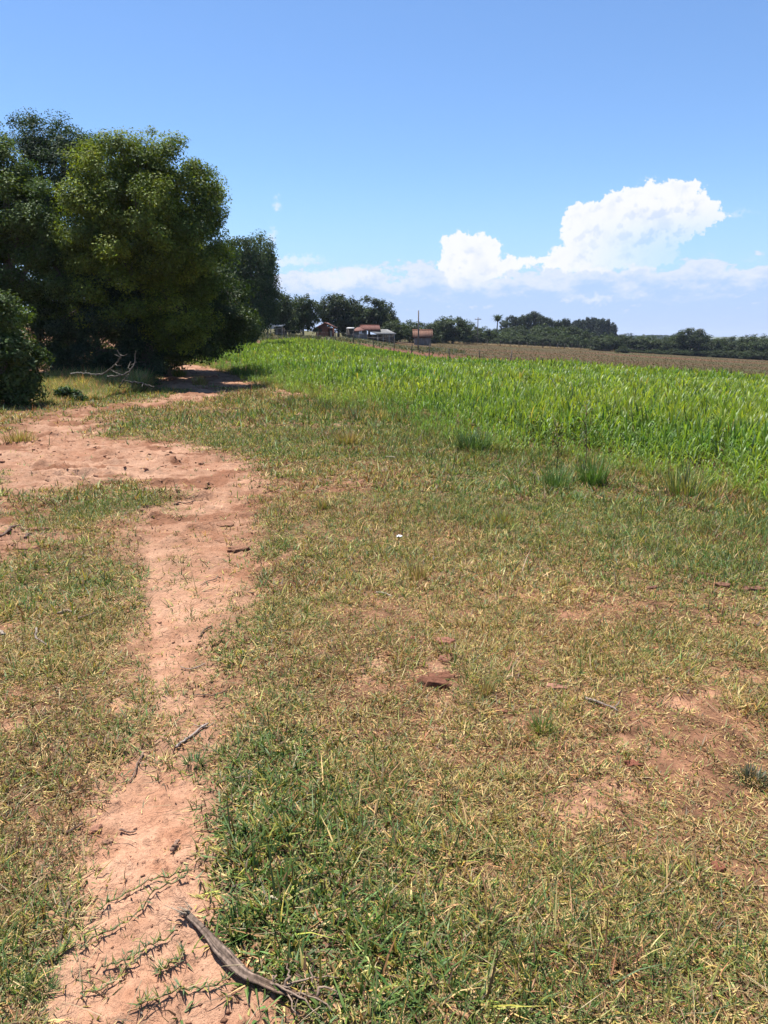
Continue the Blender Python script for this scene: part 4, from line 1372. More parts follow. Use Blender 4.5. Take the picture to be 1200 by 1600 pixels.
fence([P(u, v) for u, v in [(700, 535.5), (790, 540.8), (900, 546), (1000, 551.5), (1100, 557), (1200, 562.5), (1280, 567)]], 40, None,
      'long post and wire fence before the hedge row beyond the brown field', 1.25, r=.085)
fence([(-15, 66.5), (-9, 63.2), (.9, 54), (3.9, 49.6), (8, 47.9)], 16, None, 'short post and wire fence along the far end of the crop before the farm', 1.0, r=.038)


# ================================================================== small things on the ground
def ground_pt(u, v, dz=0.0):
    p = P(u, v)
    return np.array((p[0], p[1], float(H(p[:1], p[1:])[0]) + dz))


def stick(pts, r0, r1, label, name='stick', c=(.30, .25, .21), cat='stick', lift=.006, twigs=(), flat=.8, mat=None, group=None, arch=.0, n=6):
    pw = np.array([ground_pt(u, v) for u, v in pts])
    k = 14
    t = np.linspace(0, len(pw) - 1, k)
    q = np.stack([np.interp(t, np.arange(len(pw)), pw[:, i]) for i in range(3)], -1)
    q[:, 2] = H(q[:, 0], q[:, 1])
    q[:, 2] = np.maximum(q[:, 2], np.convolve(np.pad(q[:, 2], 2, 'edge'), np.ones(5) / 5, 'valid'))
    q[:, 2] += lift + r0 * .6 + arch * np.sin(np.linspace(0, math.pi, k))
    q[:, :2] += rng.normal(0, r0 * .25, (k, 2))
    r0, r1 = r0 * .7, r1 * .7
    b = q[0].copy()
    g = Geo()
    rad = np.linspace(r0, r1, k) * rng.uniform(.85, 1.15, k)
    g.tube(q - b, rad, 8, np.array(c), .12, flat)
    for f, (du, dv), rr in twigs:
        i = int(f * (k - 1))
        p = q[i]
        e_ = np.array((p[0] + du, p[1] + dv, p[2] + rng.uniform(0, .02)))
        m_ = (p + e_) / 2 + rng.normal(0, .006, 3)
        g.tube(np.array([p, m_, e_]) - b, [rr, rr * .8, rr * .4], 5, np.array(c) * rng.uniform(.8, 1.1), .1)
    o = g.obj(name, mat or MAT_WOOD, None, False)
    o.location = [float(v) for v in b]
    return tag(o, label, cat, group)


def big_branch():
    pts = [(292, 1434), (311, 1447), (326, 1464), (340, 1481), (362, 1504), (382, 1525), (404, 1533), (440, 1551), (475, 1560), (505, 1566)]
    pw = np.array([ground_pt(u, v) for u, v in pts])
    k = 90
    t = np.linspace(0, len(pw) - 1, k)
    q = np.stack([np.interp(t, np.arange(len(pw)), pw[:, i]) for i in range(3)], -1)
    q = np.stack([np.convolve(np.pad(q[:, i], 3, 'edge'), np.ones(7) / 7, 'valid') for i in range(3)], -1)
    f = np.linspace(0, 1, k)
    rad = np.interp(f, [0, .04, .10, .22, .36, .46, .54, .7, .85, 1], [.005, .009, .008, .010, .0145, .0155, .0125, .011, .0085, .004])
    q[:, 2] = q[:, 2].max() * .4 + q[:, 2] * .6 + .011
    b = q[0].copy()
    e = empty('dead_branch', b, 'weathered grey dead branch with frayed roots on the earth at the bottom of the photo', 'branch')
    g = Geo()
    n = 34
    # cross section: flattened, split along its length
    tan = np.gradient(q, axis=0); tan /= np.linalg.norm(tan, axis=1)[:, None]
    side = np.cross(tan, (0, 0, 1.0)); side /= np.linalg.norm(side, axis=1)[:, None]
    upv = np.cross(side, tan)
    th = np.arange(n) / n * 2 * math.pi
    prof = 1 + .20 * np.sin(3 * th + .7) + .10 * np.sin(7 * th) + .09 * np.sin(11 * th + 1) + .05 * np.sin(16 * th)
    F_, TH_ = np.meshgrid(f, th, indexing='ij')
    wob = 1 + .55 * fbm(TH_ * 3.2, F_ * 9, 4, 601) + .30 * fbm(F_ * 11, TH_ * .6 + 3, 3, 602)
    ring = (rad[:, None] * prof[None] * wob)[..., None] * (np.cos(th)[None, :, None] * side[:, None] + .58 * np.sin(th)[None, :, None] * upv[:, None])
    V = (q[:, None] - b + ring).reshape(-1, 3)
    i, j = np.meshgrid(np.arange(k - 1), np.arange(n), indexing='ij')
    Q = np.stack([i * n + j, i * n + (j + 1) % n, (i + 1) * n + (j + 1) % n, (i + 1) * n + j], -1).reshape(-1, 4)
    streak = np.repeat((1 + 1.5 * fbm(th * 4, th * 0 + 3, 3, 603))[None], k, 0) * (1 + 1.3 * fbm(TH_ * 7, F_ * 7, 3, 605)) * (1 + .7 * fbm(TH_ * 1.5, F_ * 16, 3, 606))
    grey = np.array((.15, .108, .082)); brown = np.array((.095, .058, .038))
    w = np.clip((f - .55) * 3.5, 0, 1)[:, None, None]
    C = (grey * (1 - w) + brown * w) * streak[..., None]
    V = np.vstack([V, q[0] - b, q[-1] - b])
    jj = np.arange(n)
    tri = np.vstack([np.stack([jj, np.full(n, k * n), (jj + 1) % n], -1), np.stack([(k - 1) * n + jj, (k - 1) * n + (jj + 1) % n, np.full(n, k * n + 1)], -1)])
    g.add(V, Q, tri, np.vstack([np.clip(C, .02, .6).reshape(-1, 3), grey[None], brown[None]]))
    g.obj('stem', MAT_WOOD, e, False)
    # frayed end
    g = Geo()
    for s in range(26):
        a = q[0] - b + rng.normal(0, .006, 3)
        d = -tan[0] * rng.uniform(.01, .045) + rng.normal(0, .016, 3)
        d[2] = rng.uniform(-.012, .012)
        g.tube([a, a + d * .5 + rng.normal(0, .003, 3), a + d], [.0028, .002, .0008], 4, np.array((.36, .28, .2)) * rng.uniform(.6, 1.2))
    g.obj('splinters', MAT_WOOD, e)
    # root fibres at the other end
    g = Geo()
    ends = [(528, 1538), (520, 1598), (448, 1520), (500, 1600), (470, 1592), (540, 1570), (430, 1545), (490, 1504), (515, 1550), (455, 1585), (528, 1610), (476, 1536)]
    for s, (u, v) in enumerate(ends[:8]):
        a = q[int(k * .72 + rng.uniform(0, k * .26))] - b
        p = ground_pt(u, v, .02) - b
        m = (a + p) / 2 + np.array((rng.normal(0, .02), rng.normal(0, .02), .02 + rng.uniform(0, .025)))
        tt = np.linspace(0, 1, 9)[:, None]
        c_ = a * (1 - tt) ** 2 + 2 * m * tt * (1 - tt) + p * tt ** 2 + rng.normal(0, .0025, (9, 3))
        g.tube(c_, np.linspace(rng.uniform(.0025, .005), .0013, 9), 6, np.array((.24, .17, .125)) * rng.uniform(.6, 1.35), .15)
    for s in range(9):
        a = q[int(k * .8 + rng.uniform(0, k * .19))] - b + rng.normal(0, .012, 3)
        d = rng.normal(0, .035, 3); d[2] = rng.uniform(-.01, .02)
        g.tube([a, a + d * .6 + rng.normal(0, .006, 3), a + d], [.0025, .002, .0008], 4, np.array((.26, .19, .14)) * rng.uniform(.6, 1.3))
    g.obj('roots', MAT_WOOD, e)


big_branch()

stick([(325, 1128), (300, 1146), (275, 1166)], .0075, .009, 'forked grey stick left of the rich green turf beside the track', twigs=[(.15, (-.06, -.01), .003), (.3, (.05, .04), .003)], c=(.30, .24, .2))
stick([(224, 1180), (214, 1196), (202, 1220)], .005, .004, 'thin dark split stick on bare earth near the forked stick', c=(.22, .15, .11), twigs=[(.4, (.03, -.03), .002)])
stick([(200, 1220), (185, 1224), (166, 1222)], .003, .002, 'thin dark twig lying flat beside the split stick on the earth', c=(.14, .09, .065))
stick([(355, 1078), (330, 1086), (300, 1084)], .005, .003, 'dark curved twig at the upper left rim of the green turf', c=(.15, .10, .075), twigs=[(.3, (.04, .03), .002)])
stick([(320, 1036), (300, 1044), (282, 1040)], .007, .004, 'pale brown bark strip on the turf above the dark curved twig', c=(.28, .21, .16))
stick([(345, 900), (328, 905), (312, 912)], .008, .005, 'dark stick on the worn track near its right edge', c=(.2, .14, .1))
stick([(330, 976), (318, 986), (310, 996)], .008, .005, 'short dark stick in the worn hollow of the track', c=(.13, .09, .06))
stick([(915, 1094), (935, 1100), (950, 1106), (966, 1114)], .011, .006, 'grey brown stick lying alone on dry turf at the right', c=(.26, .20, .16), twigs=[(.85, (.04, .05), .004)])
stick([(954, 1034), (962, 1038), (972, 1044)], .006, .004, 'small dark twig in the grass above the lone grey stick', c=(.14, .1, .07))
stick([(56, 985), (58, 1000), (76, 1012)], .009, .007, 'bent pale grey stick on the dry grass at the left', c=(.22, .18, .145))
stick([(90, 962), (104, 956), (114, 959)], .012, .009, 'flat brown bark chip on the dry grass at the left', c=(.25, .19, .13))
stick([(122, 970), (134, 966), (148, 961)], .012, .009, 'dark brown bark chip right of the flat chip', c=(.16, .11, .08))
stick([(-6, 988), (2, 990), (8, 995)], .016, .012, 'cut end of a pale stick at the left edge', c=(.27, .22, .18))
stick([(420, 1410), (432, 1413), (447, 1418)], .006, .004, 'pale straw chip in the rich green turf', c=(.52, .43, .32))
stick([(705, 1586), (718, 1593), (735, 1601)], .009, .009, 'brown bark piece at the bottom edge of the turf', c=(.32, .18, .10))
stick([(390, 1205), (394, 1213), (368, 1218)], .004, .003, 'pale dry leaf stalk in the green turf', c=(.28, .23, .18))
stick([(186, 1291), (198, 1291), (211, 1289)], .006, .005, 'short brown stick among the earth clods on the track', c=(.22, .14, .1))
stick([(104, 1302), (118, 1292), (128, 1284)], .008, .006, 'dark bark strip left of the earth clods on the track', c=(.13, .085, .06))
stick([(268, 1328), (272, 1318), (279, 1310)], .010, .008, 'stubby brown stick end at the turf rim of the track', c=(.27, .17, .12))
stick([(110, 1402), (90, 1483)][:1] + [(88, 1478)], .005, .003, 'dark twig on the earth at the lower left', c=(.13, .09, .06))
stick([(590, 926), (602, 929), (612, 932)], .010, .006, 'pale flat wood sliver on the dry turf in the middle', c=(.36, .30, .23))
stick([(0, 836), (18, 828), (34, 824)], .022, .012, 'dark rough stick on the churned earth at the left edge', c=(.15, .1, .075))
stick([(40, 848), (48, 842), (56, 836)], .016, .01, 'dark stick end right of the rough stick on the churned earth', c=(.14, .09, .07))
stick([(272, 788), (290, 785), (306, 781)], .014, .008, 'thin dark stick across the track at the grass island', c=(.12, .08, .06))
stick([(606, 716), (612, 715), (618, 716)], .025, .015, 'pale bleached wood chip in the grass before the crop', c=(.32, .26, .19))


# clods of red earth lifted from the turf
def clod(u, v, w, d, h, label, c=(.32, .13, .08), group=None, rz=None):
    c = np.array(c) * (.68 if c[0] > .21 else .9); h = h * .75
    p = ground_pt(u, v)
    g = Geo()
    n1, n2 = 26, 13
    th, ph = np.meshgrid(np.arange(n1) / n1 * 2 * math.pi, np.linspace(-.5, math.pi / 2, n2), indexing='ij')
    sx, sy = rng.uniform(0, 50, 2)
    rr = 1 + 1.1 * fbm(sx + np.cos(th) * 1.6 + ph, sy + np.sin(th) * 1.6 + ph * .7, 4, 611) + .35 * fbm(sx + 6 * np.cos(th), sy + 6 * np.sin(th) + 5 * ph, 3, 613)
    x = np.sign(np.cos(th)) * abs(np.cos(th)) ** .8 * np.cos(ph) * w / 2 * rr
    y = np.sign(np.sin(th)) * abs(np.sin(th)) ** .8 * np.cos(ph) * d / 2 * rr
    z = np.clip(np.sin(ph), -1, .55) / .55 * h * (.8 + .5 * (rr - 1))
    V = np.stack([x, y, z], -1).reshape(-1, 3)
    i, j = np.meshgrid(np.arange(n1), np.arange(n2 - 1), indexing='ij')
    Q = np.stack([i * n2 + j, ((i + 1) % n1) * n2 + j, ((i + 1) % n1) * n2 + j + 1, i * n2 + j + 1], -1).reshape(-1, 4)
    cc = np.array(c) * (1 + .8 * fbm(V[:, 0] / .02 + sx, V[:, 1] / .02 + V[:, 2] / .02, 3, 615))[:, None]
    g.add(V, Q, None, np.clip(cc, .02, .6))
    o = g.obj('earth_clod', MAT_SOIL, None, False)
    o.location = [float(t) for t in p]
    o.rotation_euler = (0, 0, rng.uniform(-.4, .4) if rz is None else rz)
    return tag(o, label, 'clod', group)


RC = (.22, .098, .06)
clod(692, 1056, .17, .085, .05, 'largest thick slab of red earth lifted from the dry turf', RC)
clod(676, 1069, .14, .06, .036, 'thin slab of red earth just below the largest slab', RC)
clod(698, 1030, .075, .10, .036, 'upright narrow red earth slab above the largest slab', (.30, .135, .09))
clod(696, 1004, .10, .075, .034, 'pale topped red earth slab at the upper end of the clod row', (.36, .16, .11))
clod(720, 1031, .035, .03, .02, 'small dark clod right of the narrow earth slab', (.14, .08, .05))
clod(646, 998, .06, .05, .02, 'lone red clod left of the clod row', (.32, .14, .09))
clod(870, 1075, .085, .05, .022, 'pinkish flat clod with dark shadow edge on dry turf', (.38, .19, .13))
clod(612, 1022, .05, .04, .014, 'small rust red crumb of earth in the rusty turf', (.26, .10, .06))
clod(990, 1196, .06, .04, .022, 'dark red clod on the turf at the right', (.25, .095, .06))
clod(1122, 1358, .05, .04, .018, 'red clod over a small hole at the right', (.26, .10, .06))
clod(150, 1289, .030, .034, .022, 'blocky earth lump on the track, upper of the pair', (.36, .18, .12))
clod(168, 1306, .042, .026, .018, 'flat pale earth lump on the track, lower of the pair', (.42, .23, .15))
clod(1022, 1012, .07, .03, .014, 'rust red flat clod in the green turf at the right', (.33, .12, .07))
clod(784, 1112, .05, .04, .016, 'dark dug clod right of the middle of the turf', (.2, .09, .055))
clod(1128, 917, .12, .06, .04, 'dark clod at the rim of the green strip at the right', (.2, .10, .065))
clod(1176, 922, .14, .07, .045, 'broad brown clod near the right edge of the green strip', (.26, .13, .09))
clod(1102, 902, .10, .05, .04, 'small dark clod above the broad brown clod', (.16, .09, .06))
clod(1020, 921, .10, .04, .02, 'low dark clod in dry turf left of the green strip', (.2, .1, .07))
for u, v in [(352, 815), (360, 842), (372, 858), (20, 842), (60, 828), (45, 857)]:
    clod(u, v, rng.uniform(.12, .26), rng.uniform(.09, .16), rng.uniform(.02, .035), 'low broken lump of dry red earth on the worn track bend', (.32, .165, .10), 'broken earth lumps on the track')


# grass tufts, herbs and runners that stand out
def tuft(u, v, h, spread, n, cols, label, name='grass_tuft', cat='tuft', w=.006, lean=.7, curl=.7, seedheads=0):
    p = ground_pt(u, v, -.01)
    az = rng.uniform(0, 6.28, n); rr = spread * .28 * np.sqrt(rng.uniform(0, 1, n))
    c = np.array(cols)[rng.integers(0, len(cols), n)] * rng.uniform(.65, 1.35, n)[:, None]
    g = Geo()
    vv, q, t, cc = blades(np.stack([rr * np.cos(az), rr * np.sin(az), np.zeros(n)], -1), az + rng.normal(0, .5, n), rng.uniform(.03, lean, n), h * rng.uniform(.45, 1.1, n), w * rng.uniform(.6, 1.3, n), rng.uniform(.1, curl, n), c, 4)
    g.add(vv, q, t, cc)
    for k in range(seedheads):
        a = rng.uniform(0, 6.28)
        top = np.array((spread * .3 * math.cos(a), spread * .3 * math.sin(a), h * rng.uniform(1.0, 1.5)))
        g.tube([(0, 0, 0), top * .55 * np.array((.6, .6, 1)), top], .002, 4, (.30, .24, .12))
    o = g.obj(name, MAT_GRASS)
    o.location = [float(t) for t in p]
    return tag(o, label, cat)


GG, OO, SS, TT_ = tuple(GREEN_C * 1.1), tuple(OLIVE_C), tuple(STRAW_C * .8), tuple(TAN_C)
tuft(925, 757, .42, .55, 230, [GG, GG, (.085, .16, .03)], 'big bright green grass tuft standing before the crop edge', w=.012)
tuft(872, 762, .34, .5, 150, [GG, (.09, .15, .03)], 'looser green tuft left of the big bright tuft', w=.011)
tuft(786, 815, .17, .55, 190, [OO, GG, TT_], 'upright olive tuft in dry turf right of the middle', w=.008, lean=.8)
tuft(846, 1143, .10, .13, 150, [GG, OO], 'small green tuft on the dry turf below the clods', w=.004)
tuft(757, 1085, .10, .12, 90, [OO, SS, TT_], 'thin straw tuft right of the largest red slab', w=.0035, lean=.35)
tuft(30, 690, .30, .8, 220, [OO, SS, TT_], 'dry straw coloured tuft on the bare bend of the track', w=.014)
tuft(652, 905, .17, .22, 100, [TT_, OO, SS], 'brown wiry tuft in the middle of the dry turf', w=.006, lean=.4)
tuft(505, 795, .15, .2, 70, [TT_, OO], 'brown tuft on the rusty patch of turf', w=.008, lean=.4)
tuft(740, 705, .42, .9, 240, [(.05, .09, .03), GG], 'dark green tuft against the crop edge left of the bright tuft', w=.016)
tuft(455, 636, .42, .6, 60, [(.06, .085, .05), OO], 'bluish upright weed tuft at the red strip of the crop edge', w=.011, lean=.6, curl=.6)
tuft(404, 622, .5, .35, 30, [(.05, .07, .04), OO], 'slim upright weed where the tree shade ends', w=.011, lean=.4, curl=.4)
tuft(505, 640, .40, .6, 60, [(.06, .085, .05), GG], 'grey green weed tuft right of the bluish weed tuft', w=.011, lean=.6, curl=.6)
tuft(555, 655, .40, .6, 60, [(.06, .085, .05), GG, TT_], 'upright weed tuft before the crop, second right of the red strip', w=.011, lean=.6, curl=.6)
tuft(545, 694, .30, .6, 160, [TT_, SS, OO], 'straw brown tuft in the green verge of the crop', w=.014)
tuft(280, 587, .5, 1.0, 140, [OO, GG], 'green tuft in the shade gap beside the red earth', w=.03)
tuft(312, 600, .4, .9, 120, [TT_, OO], 'dull tuft at the mouth of the shaded track', w=.028)
tuft(1178, 1222, .07, .16, 200, [(.06, .075, .035), (.10, .085, .05)], 'dark low herb cushion at the right edge', 'low_herb', 'herb', w=.006, lean=1.2)
tuft(1070, 775, .45, .8, 160, [(.06, .08, .035), OO, GG], 'dull bushy weed at the crop edge near the right side', w=.012)
tuft(60, 1540, .045, .13, 260, [(.075, .13, .05), GG], 'fine feathery green tuft on the earth at the lower left', w=.0028, lean=1.1)
tuft(305, 1190, .07, .12, 90, [GG, (.08, .13, .05)], 'lush green tuft at the left rim of the rich turf', w=.005, lean=1.0)
tuft(372, 1450, .075, .13, 130, [GG, (.045, .09, .02)], 'broad bladed green tuft beside the dead branch', w=.007, lean=1.15)
tuft(598, 583, .85, .7, 160, [(.20, .17, .13), (.26, .22, .17)], 'grey dried weed clump standing inside the crop', 'dried_weed', 'weed', w=.03, lean=.5)


def stem_weed(u, v, h, label, c=(.16, .11, .07)):
    p = ground_pt(u, v, -.01)
    e = empty('dry_weed', p, label, 'weed')
    g = Geo()
    zz = np.linspace(0, h, 8)
    pts = np.stack([.02 * np.sin(zz * 6), .01 * np.cos(zz * 5), zz], -1)
    g.tube(pts, np.linspace(.007, .003, 8), 5, c)
    for k in range(12):
        f = rng.uniform(.35, 1)
        a = rng.uniform(0, 6.28); L = rng.uniform(.06, .16)
        s = np.array((np.interp(f * h, zz, pts[:, 0]), np.interp(f * h, zz, pts[:, 1]), f * h))
        g.tube([s, s + np.array((math.cos(a) * L * .5, math.sin(a) * L * .5, L * .6)), s + np.array((math.cos(a) * L * .8, math.sin(a) * L * .8, L * 1.3))], [.003, .0025, .0015], 4, c)
    g.obj('stem', MAT_POST, e)
    n = 90
    z = rng.uniform(.35, 1.15, n) * h
    q_ = np.stack([rng.normal(0, .05, n), rng.normal(0, .05, n), z], -1)
    g = Geo()
    vv, q, cc = leaf_quads(q_, rng.normal(size=(n, 3)), .025, .012, np.array((.2, .14, .08)) * rng.uniform(.6, 1.3, (n, 1)))
    g.add(vv, q, None, cc)
    g.obj('leaves', MAT_LEAF, e)


stem_weed(912, 742, .95, 'tall dry brown weed stem rising from the big bright tuft')
stem_weed(868, 740, .6, 'shorter dark weed stem left of the tall brown stem', (.10, .09, .05))


def runner(pts, label, leafiness=1.0):
    pw = np.array([ground_pt(u, v, .006) for u, v in pts])
    k = 26
    t = np.linspace(0, len(pw) - 1, k)
    q = np.stack([np.interp(t, np.arange(len(pw)), pw[:, i]) for i in range(3)], -1)
    q[:, :2] += np.cumsum(rng.normal(0, .0012, (k, 2)), 0)
    q[:, 2] = H(q[:, 0], q[:, 1]) + .008 + .006 * np.abs(np.sin(t * 4))
    b = q[0].copy()
    g = Geo()
    g.tube(q - b, .0022, 5, (.22, .15, .075))
    o_ = []
    for i in range(1, k):
        m = int(rng.integers(2, 5) * leafiness)
        if m < 1: continue
        az = rng.uniform(0, 6.28, m)
        vv, qq, tt, cc = blades(np.tile(q[i] - b, (m, 1)), az, rng.uniform(.5, 1.35, m), rng.uniform(.014, .04, m), rng.uniform(.0028, .005, m), rng.uniform(0, .4, m),
                                np.array((GG, OO, (.09, .13, .06)))[rng.integers(0, 3, m)] * rng.uniform(.7, 1.3, (m, 1)), 2)
        g.add(vv, qq, tt, cc)
    o = g.obj('grass_runner', MAT_GRASS)
    o.location = [float(v) for v in b]
    tag(o, label, 'runner')


runner([(300, 1358), (277, 1360), (250, 1372), (213, 1383), (180, 1400), (155, 1418)], 'creeping grass runner highest on the bare earth of the track')
runner([(290, 1378), (265, 1387), (235, 1403), (207, 1428), (180, 1446), (150, 1460), (128, 1480)], 'long creeping runner crossing the middle of the bare earth')
runner([(278, 1450), (250, 1460), (227, 1474), (205, 1488), (180, 1495), (158, 1503)], 'leafy runner reaching from the frayed branch end')
runner([(360, 1528), (330, 1540), (300, 1545), (265, 1560), (235, 1572), (212, 1582)], 'lowest creeping runner below the dead branch')
runner([(288, 1488), (270, 1500), (258, 1508), (248, 1512)], 'short runner under the thick of the dead branch', .8)
runner([(215, 1502), (190, 1510), (160, 1538), (130, 1540)], 'faint thin runner at the lower middle of the earth', .6)
runner([(110, 1468), (96, 1478), (80, 1492)], 'dark short runner at the left rim of the earth', 1.2)


# litter
def litter():
    p = ground_pt(623, 842)
    g = Geo()
    c = (.72, .74, .78)
    n = 7
    xs = np.linspace(-.022, .022, n)
    V = []
    for i, x in enumerate(xs):
        for j, y in enumerate(np.linspace(-.016, .016, 5)):
            V.append((x + .01 * math.sin(j * 2), y, .012 + .018 * abs(math.sin(i * 1.7 + j)) * rng.uniform(.4, 1)))
    V = np.array(V)
    i, j = np.meshgrid(np.arange(n - 1), np.arange(4), indexing='ij')
    Q = np.stack([i * 5 + j, (i + 1) * 5 + j, (i + 1) * 5 + j + 1, i * 5 + j + 1], -1).reshape(-1, 4)
    g.add(np.vstack([V, V - np.array((0, 0, .004))]), np.vstack([Q, Q[:, ::-1] + len(V)]), None, c)
    o = g.obj('paper_scrap', MAT_METAL)
    o.location = [float(t) for t in p]
    tag(o, 'small crumpled white scrap lying in the dry turf', 'litter')


litter()


# dead branches piled by the big trees
def dead_limb(pts, r0, r1, label, twigs, c=(.12, .104, .086)):
    r0, r1 = r0 * .5, r1 * .5
    """pts: (u, v, Y) along the limb, world depths chosen on the ground by the trees"""
    pw = np.array([at(u, v, Y) for u, v, Y in pts])
    b = pw[0].copy()
    k = 20
    t = np.linspace(0, len(pw) - 1, k)
    q = np.stack([np.interp(t, np.arange(len(pw)), pw[:, i]) for i in range(3)], -1)
    q = np.stack([np.convolve(np.pad(q[:, i], 2, 'edge'), np.ones(5) / 5, 'valid') for i in range(3)], -1)
    q += rng.normal(0, .012, q.shape)
    o = empty('fallen_branch', b, label, 'branch')
    g = Geo()
    g.tube(q - b, np.linspace(r0, r1, k), 7, c, .1)
    g.obj('limb', MAT_BARK, o, True)
    for f, pts2 in twigs:
        a = q[int(f * (k - 1))]
        e_ = [a] + [at(u, v, Y) for u, v, Y in pts2]
        g = Geo()
        g.tube(np.array(e_) - b, np.linspace(r0 * .5, r0 * .22, len(e_)), 6, np.array(c) * rng.uniform(.8, 1.1), .1)
        g.obj('twig', MAT_BARK, o, True)


Yb = 21.6
dead_limb([(150, 586, Yb), (160, 585, Yb), (172, 577, Yb), (182, 568, Yb - .2), (188, 560, Yb - .3), (190, 552, Yb - .3)], .055, .025, 'pale bleached fallen branch slanting up to a forked tip at the trees',
          [(.6, [(182, 571, Yb - .4), (190, 571, Yb - .5)]), (.85, [(182, 555, Yb - .2), (178, 553.5, Yb - .2)]), (.95, [(194, 556, Yb - .4), (199, 553, Yb - .5)]), (.4, [(180, 580, Yb), (193, 580.5, Yb - .2)]), (.9, [(184, 549, Yb), (183, 546, Yb)])])
dead_limb([(166, 588.5, Yb - .3), (180, 588, Yb - .3), (193, 586, Yb - .3), (204, 579, Yb - .2), (210, 570, Yb - .1), (212, 558, Yb), (211.5, 547, Yb)], .055, .022, 'bent fallen branch rising to an upright grey tip beside the trees',
          [(.55, [(200, 575, Yb), (204, 565, Yb + .2)]), (.72, [(203, 571, Yb)]), (.75, [(213, 566, Yb + .2)]), (.35, [(176, 580, Yb), (190, 577, Yb)])])
dead_limb([(200, 597, 22.0), (212, 597.5, 22.0), (224, 599.5, 21.9), (235, 603, 21.8), (243, 605, 21.7)], .06, .035, 'pale straight fallen branch lying out towards the track', [(.5, [(222, 605, 21.5)])])
dead_limb([(186, 606, 21.4), (190, 598, 21.4), (196, 590, 21.5), (202, 584, 21.6)], .04, .02, 'dark crooked branch propped below the bent fallen branch', [(.1, [(194, 605.5, 21.3), (201, 604, 21.3)]), (.5, [(206, 596, 21.4), (207, 606, 21.3)])], (.10, .08, .065))
dead_limb([(108, 583, 21.6), (125, 583, 21.6), (140, 583, 21.7), (152, 586, 21.8)], .04, .03, 'long bleached branch half hidden in the tall grass', [(.5, [(135, 578, 21.7)])], (.26, .23, .19))

# leafy cut branch on the grass at the left
near_tree('leafy_branch', 'leafy dark green branch lying on the grass by the bush', 112, 19.6,
          [(104, 612, 10, 9, 0), (116, 616, 10, 8, 0), (92, 614, 9, 9, 0), (125, 622, 6, 5, 0)], .14, 60, .085, (.025, .05, .02), (.055, .10, .03), .02, 612, cat='branch')
# ================================================================== sun, sky and clouds
SUN_EL, SUN_AZ = 71.0, -42.0      # degrees; azimuth from the view direction, negative to the left


def make_sun():
    d = Vector((math.sin(RAD(SUN_AZ)) * math.cos(RAD(SUN_EL)), math.cos(RAD(SUN_AZ)) * math.cos(RAD(SUN_EL)), math.sin(RAD(SUN_EL))))
    l = bpy.data.lights.new('sun', 'SUN')
    l.energy = 5.0
    l.angle = RAD(.53)
    l.color = (1.0, .96, .90)
    o = bpy.data.objects.new('sun', l)
    o.rotation_euler = (-d).to_track_quat('-Z', 'Y').to_euler()
    o.location = d * 60
    col.objects.link(o)


make_sun()


def sky_angles(u, v):
    x, y, z = ray(u, v)
    return math.degrees(math.atan2(x, y)), math.degrees(math.atan2(z, math.hypot(x, y)))


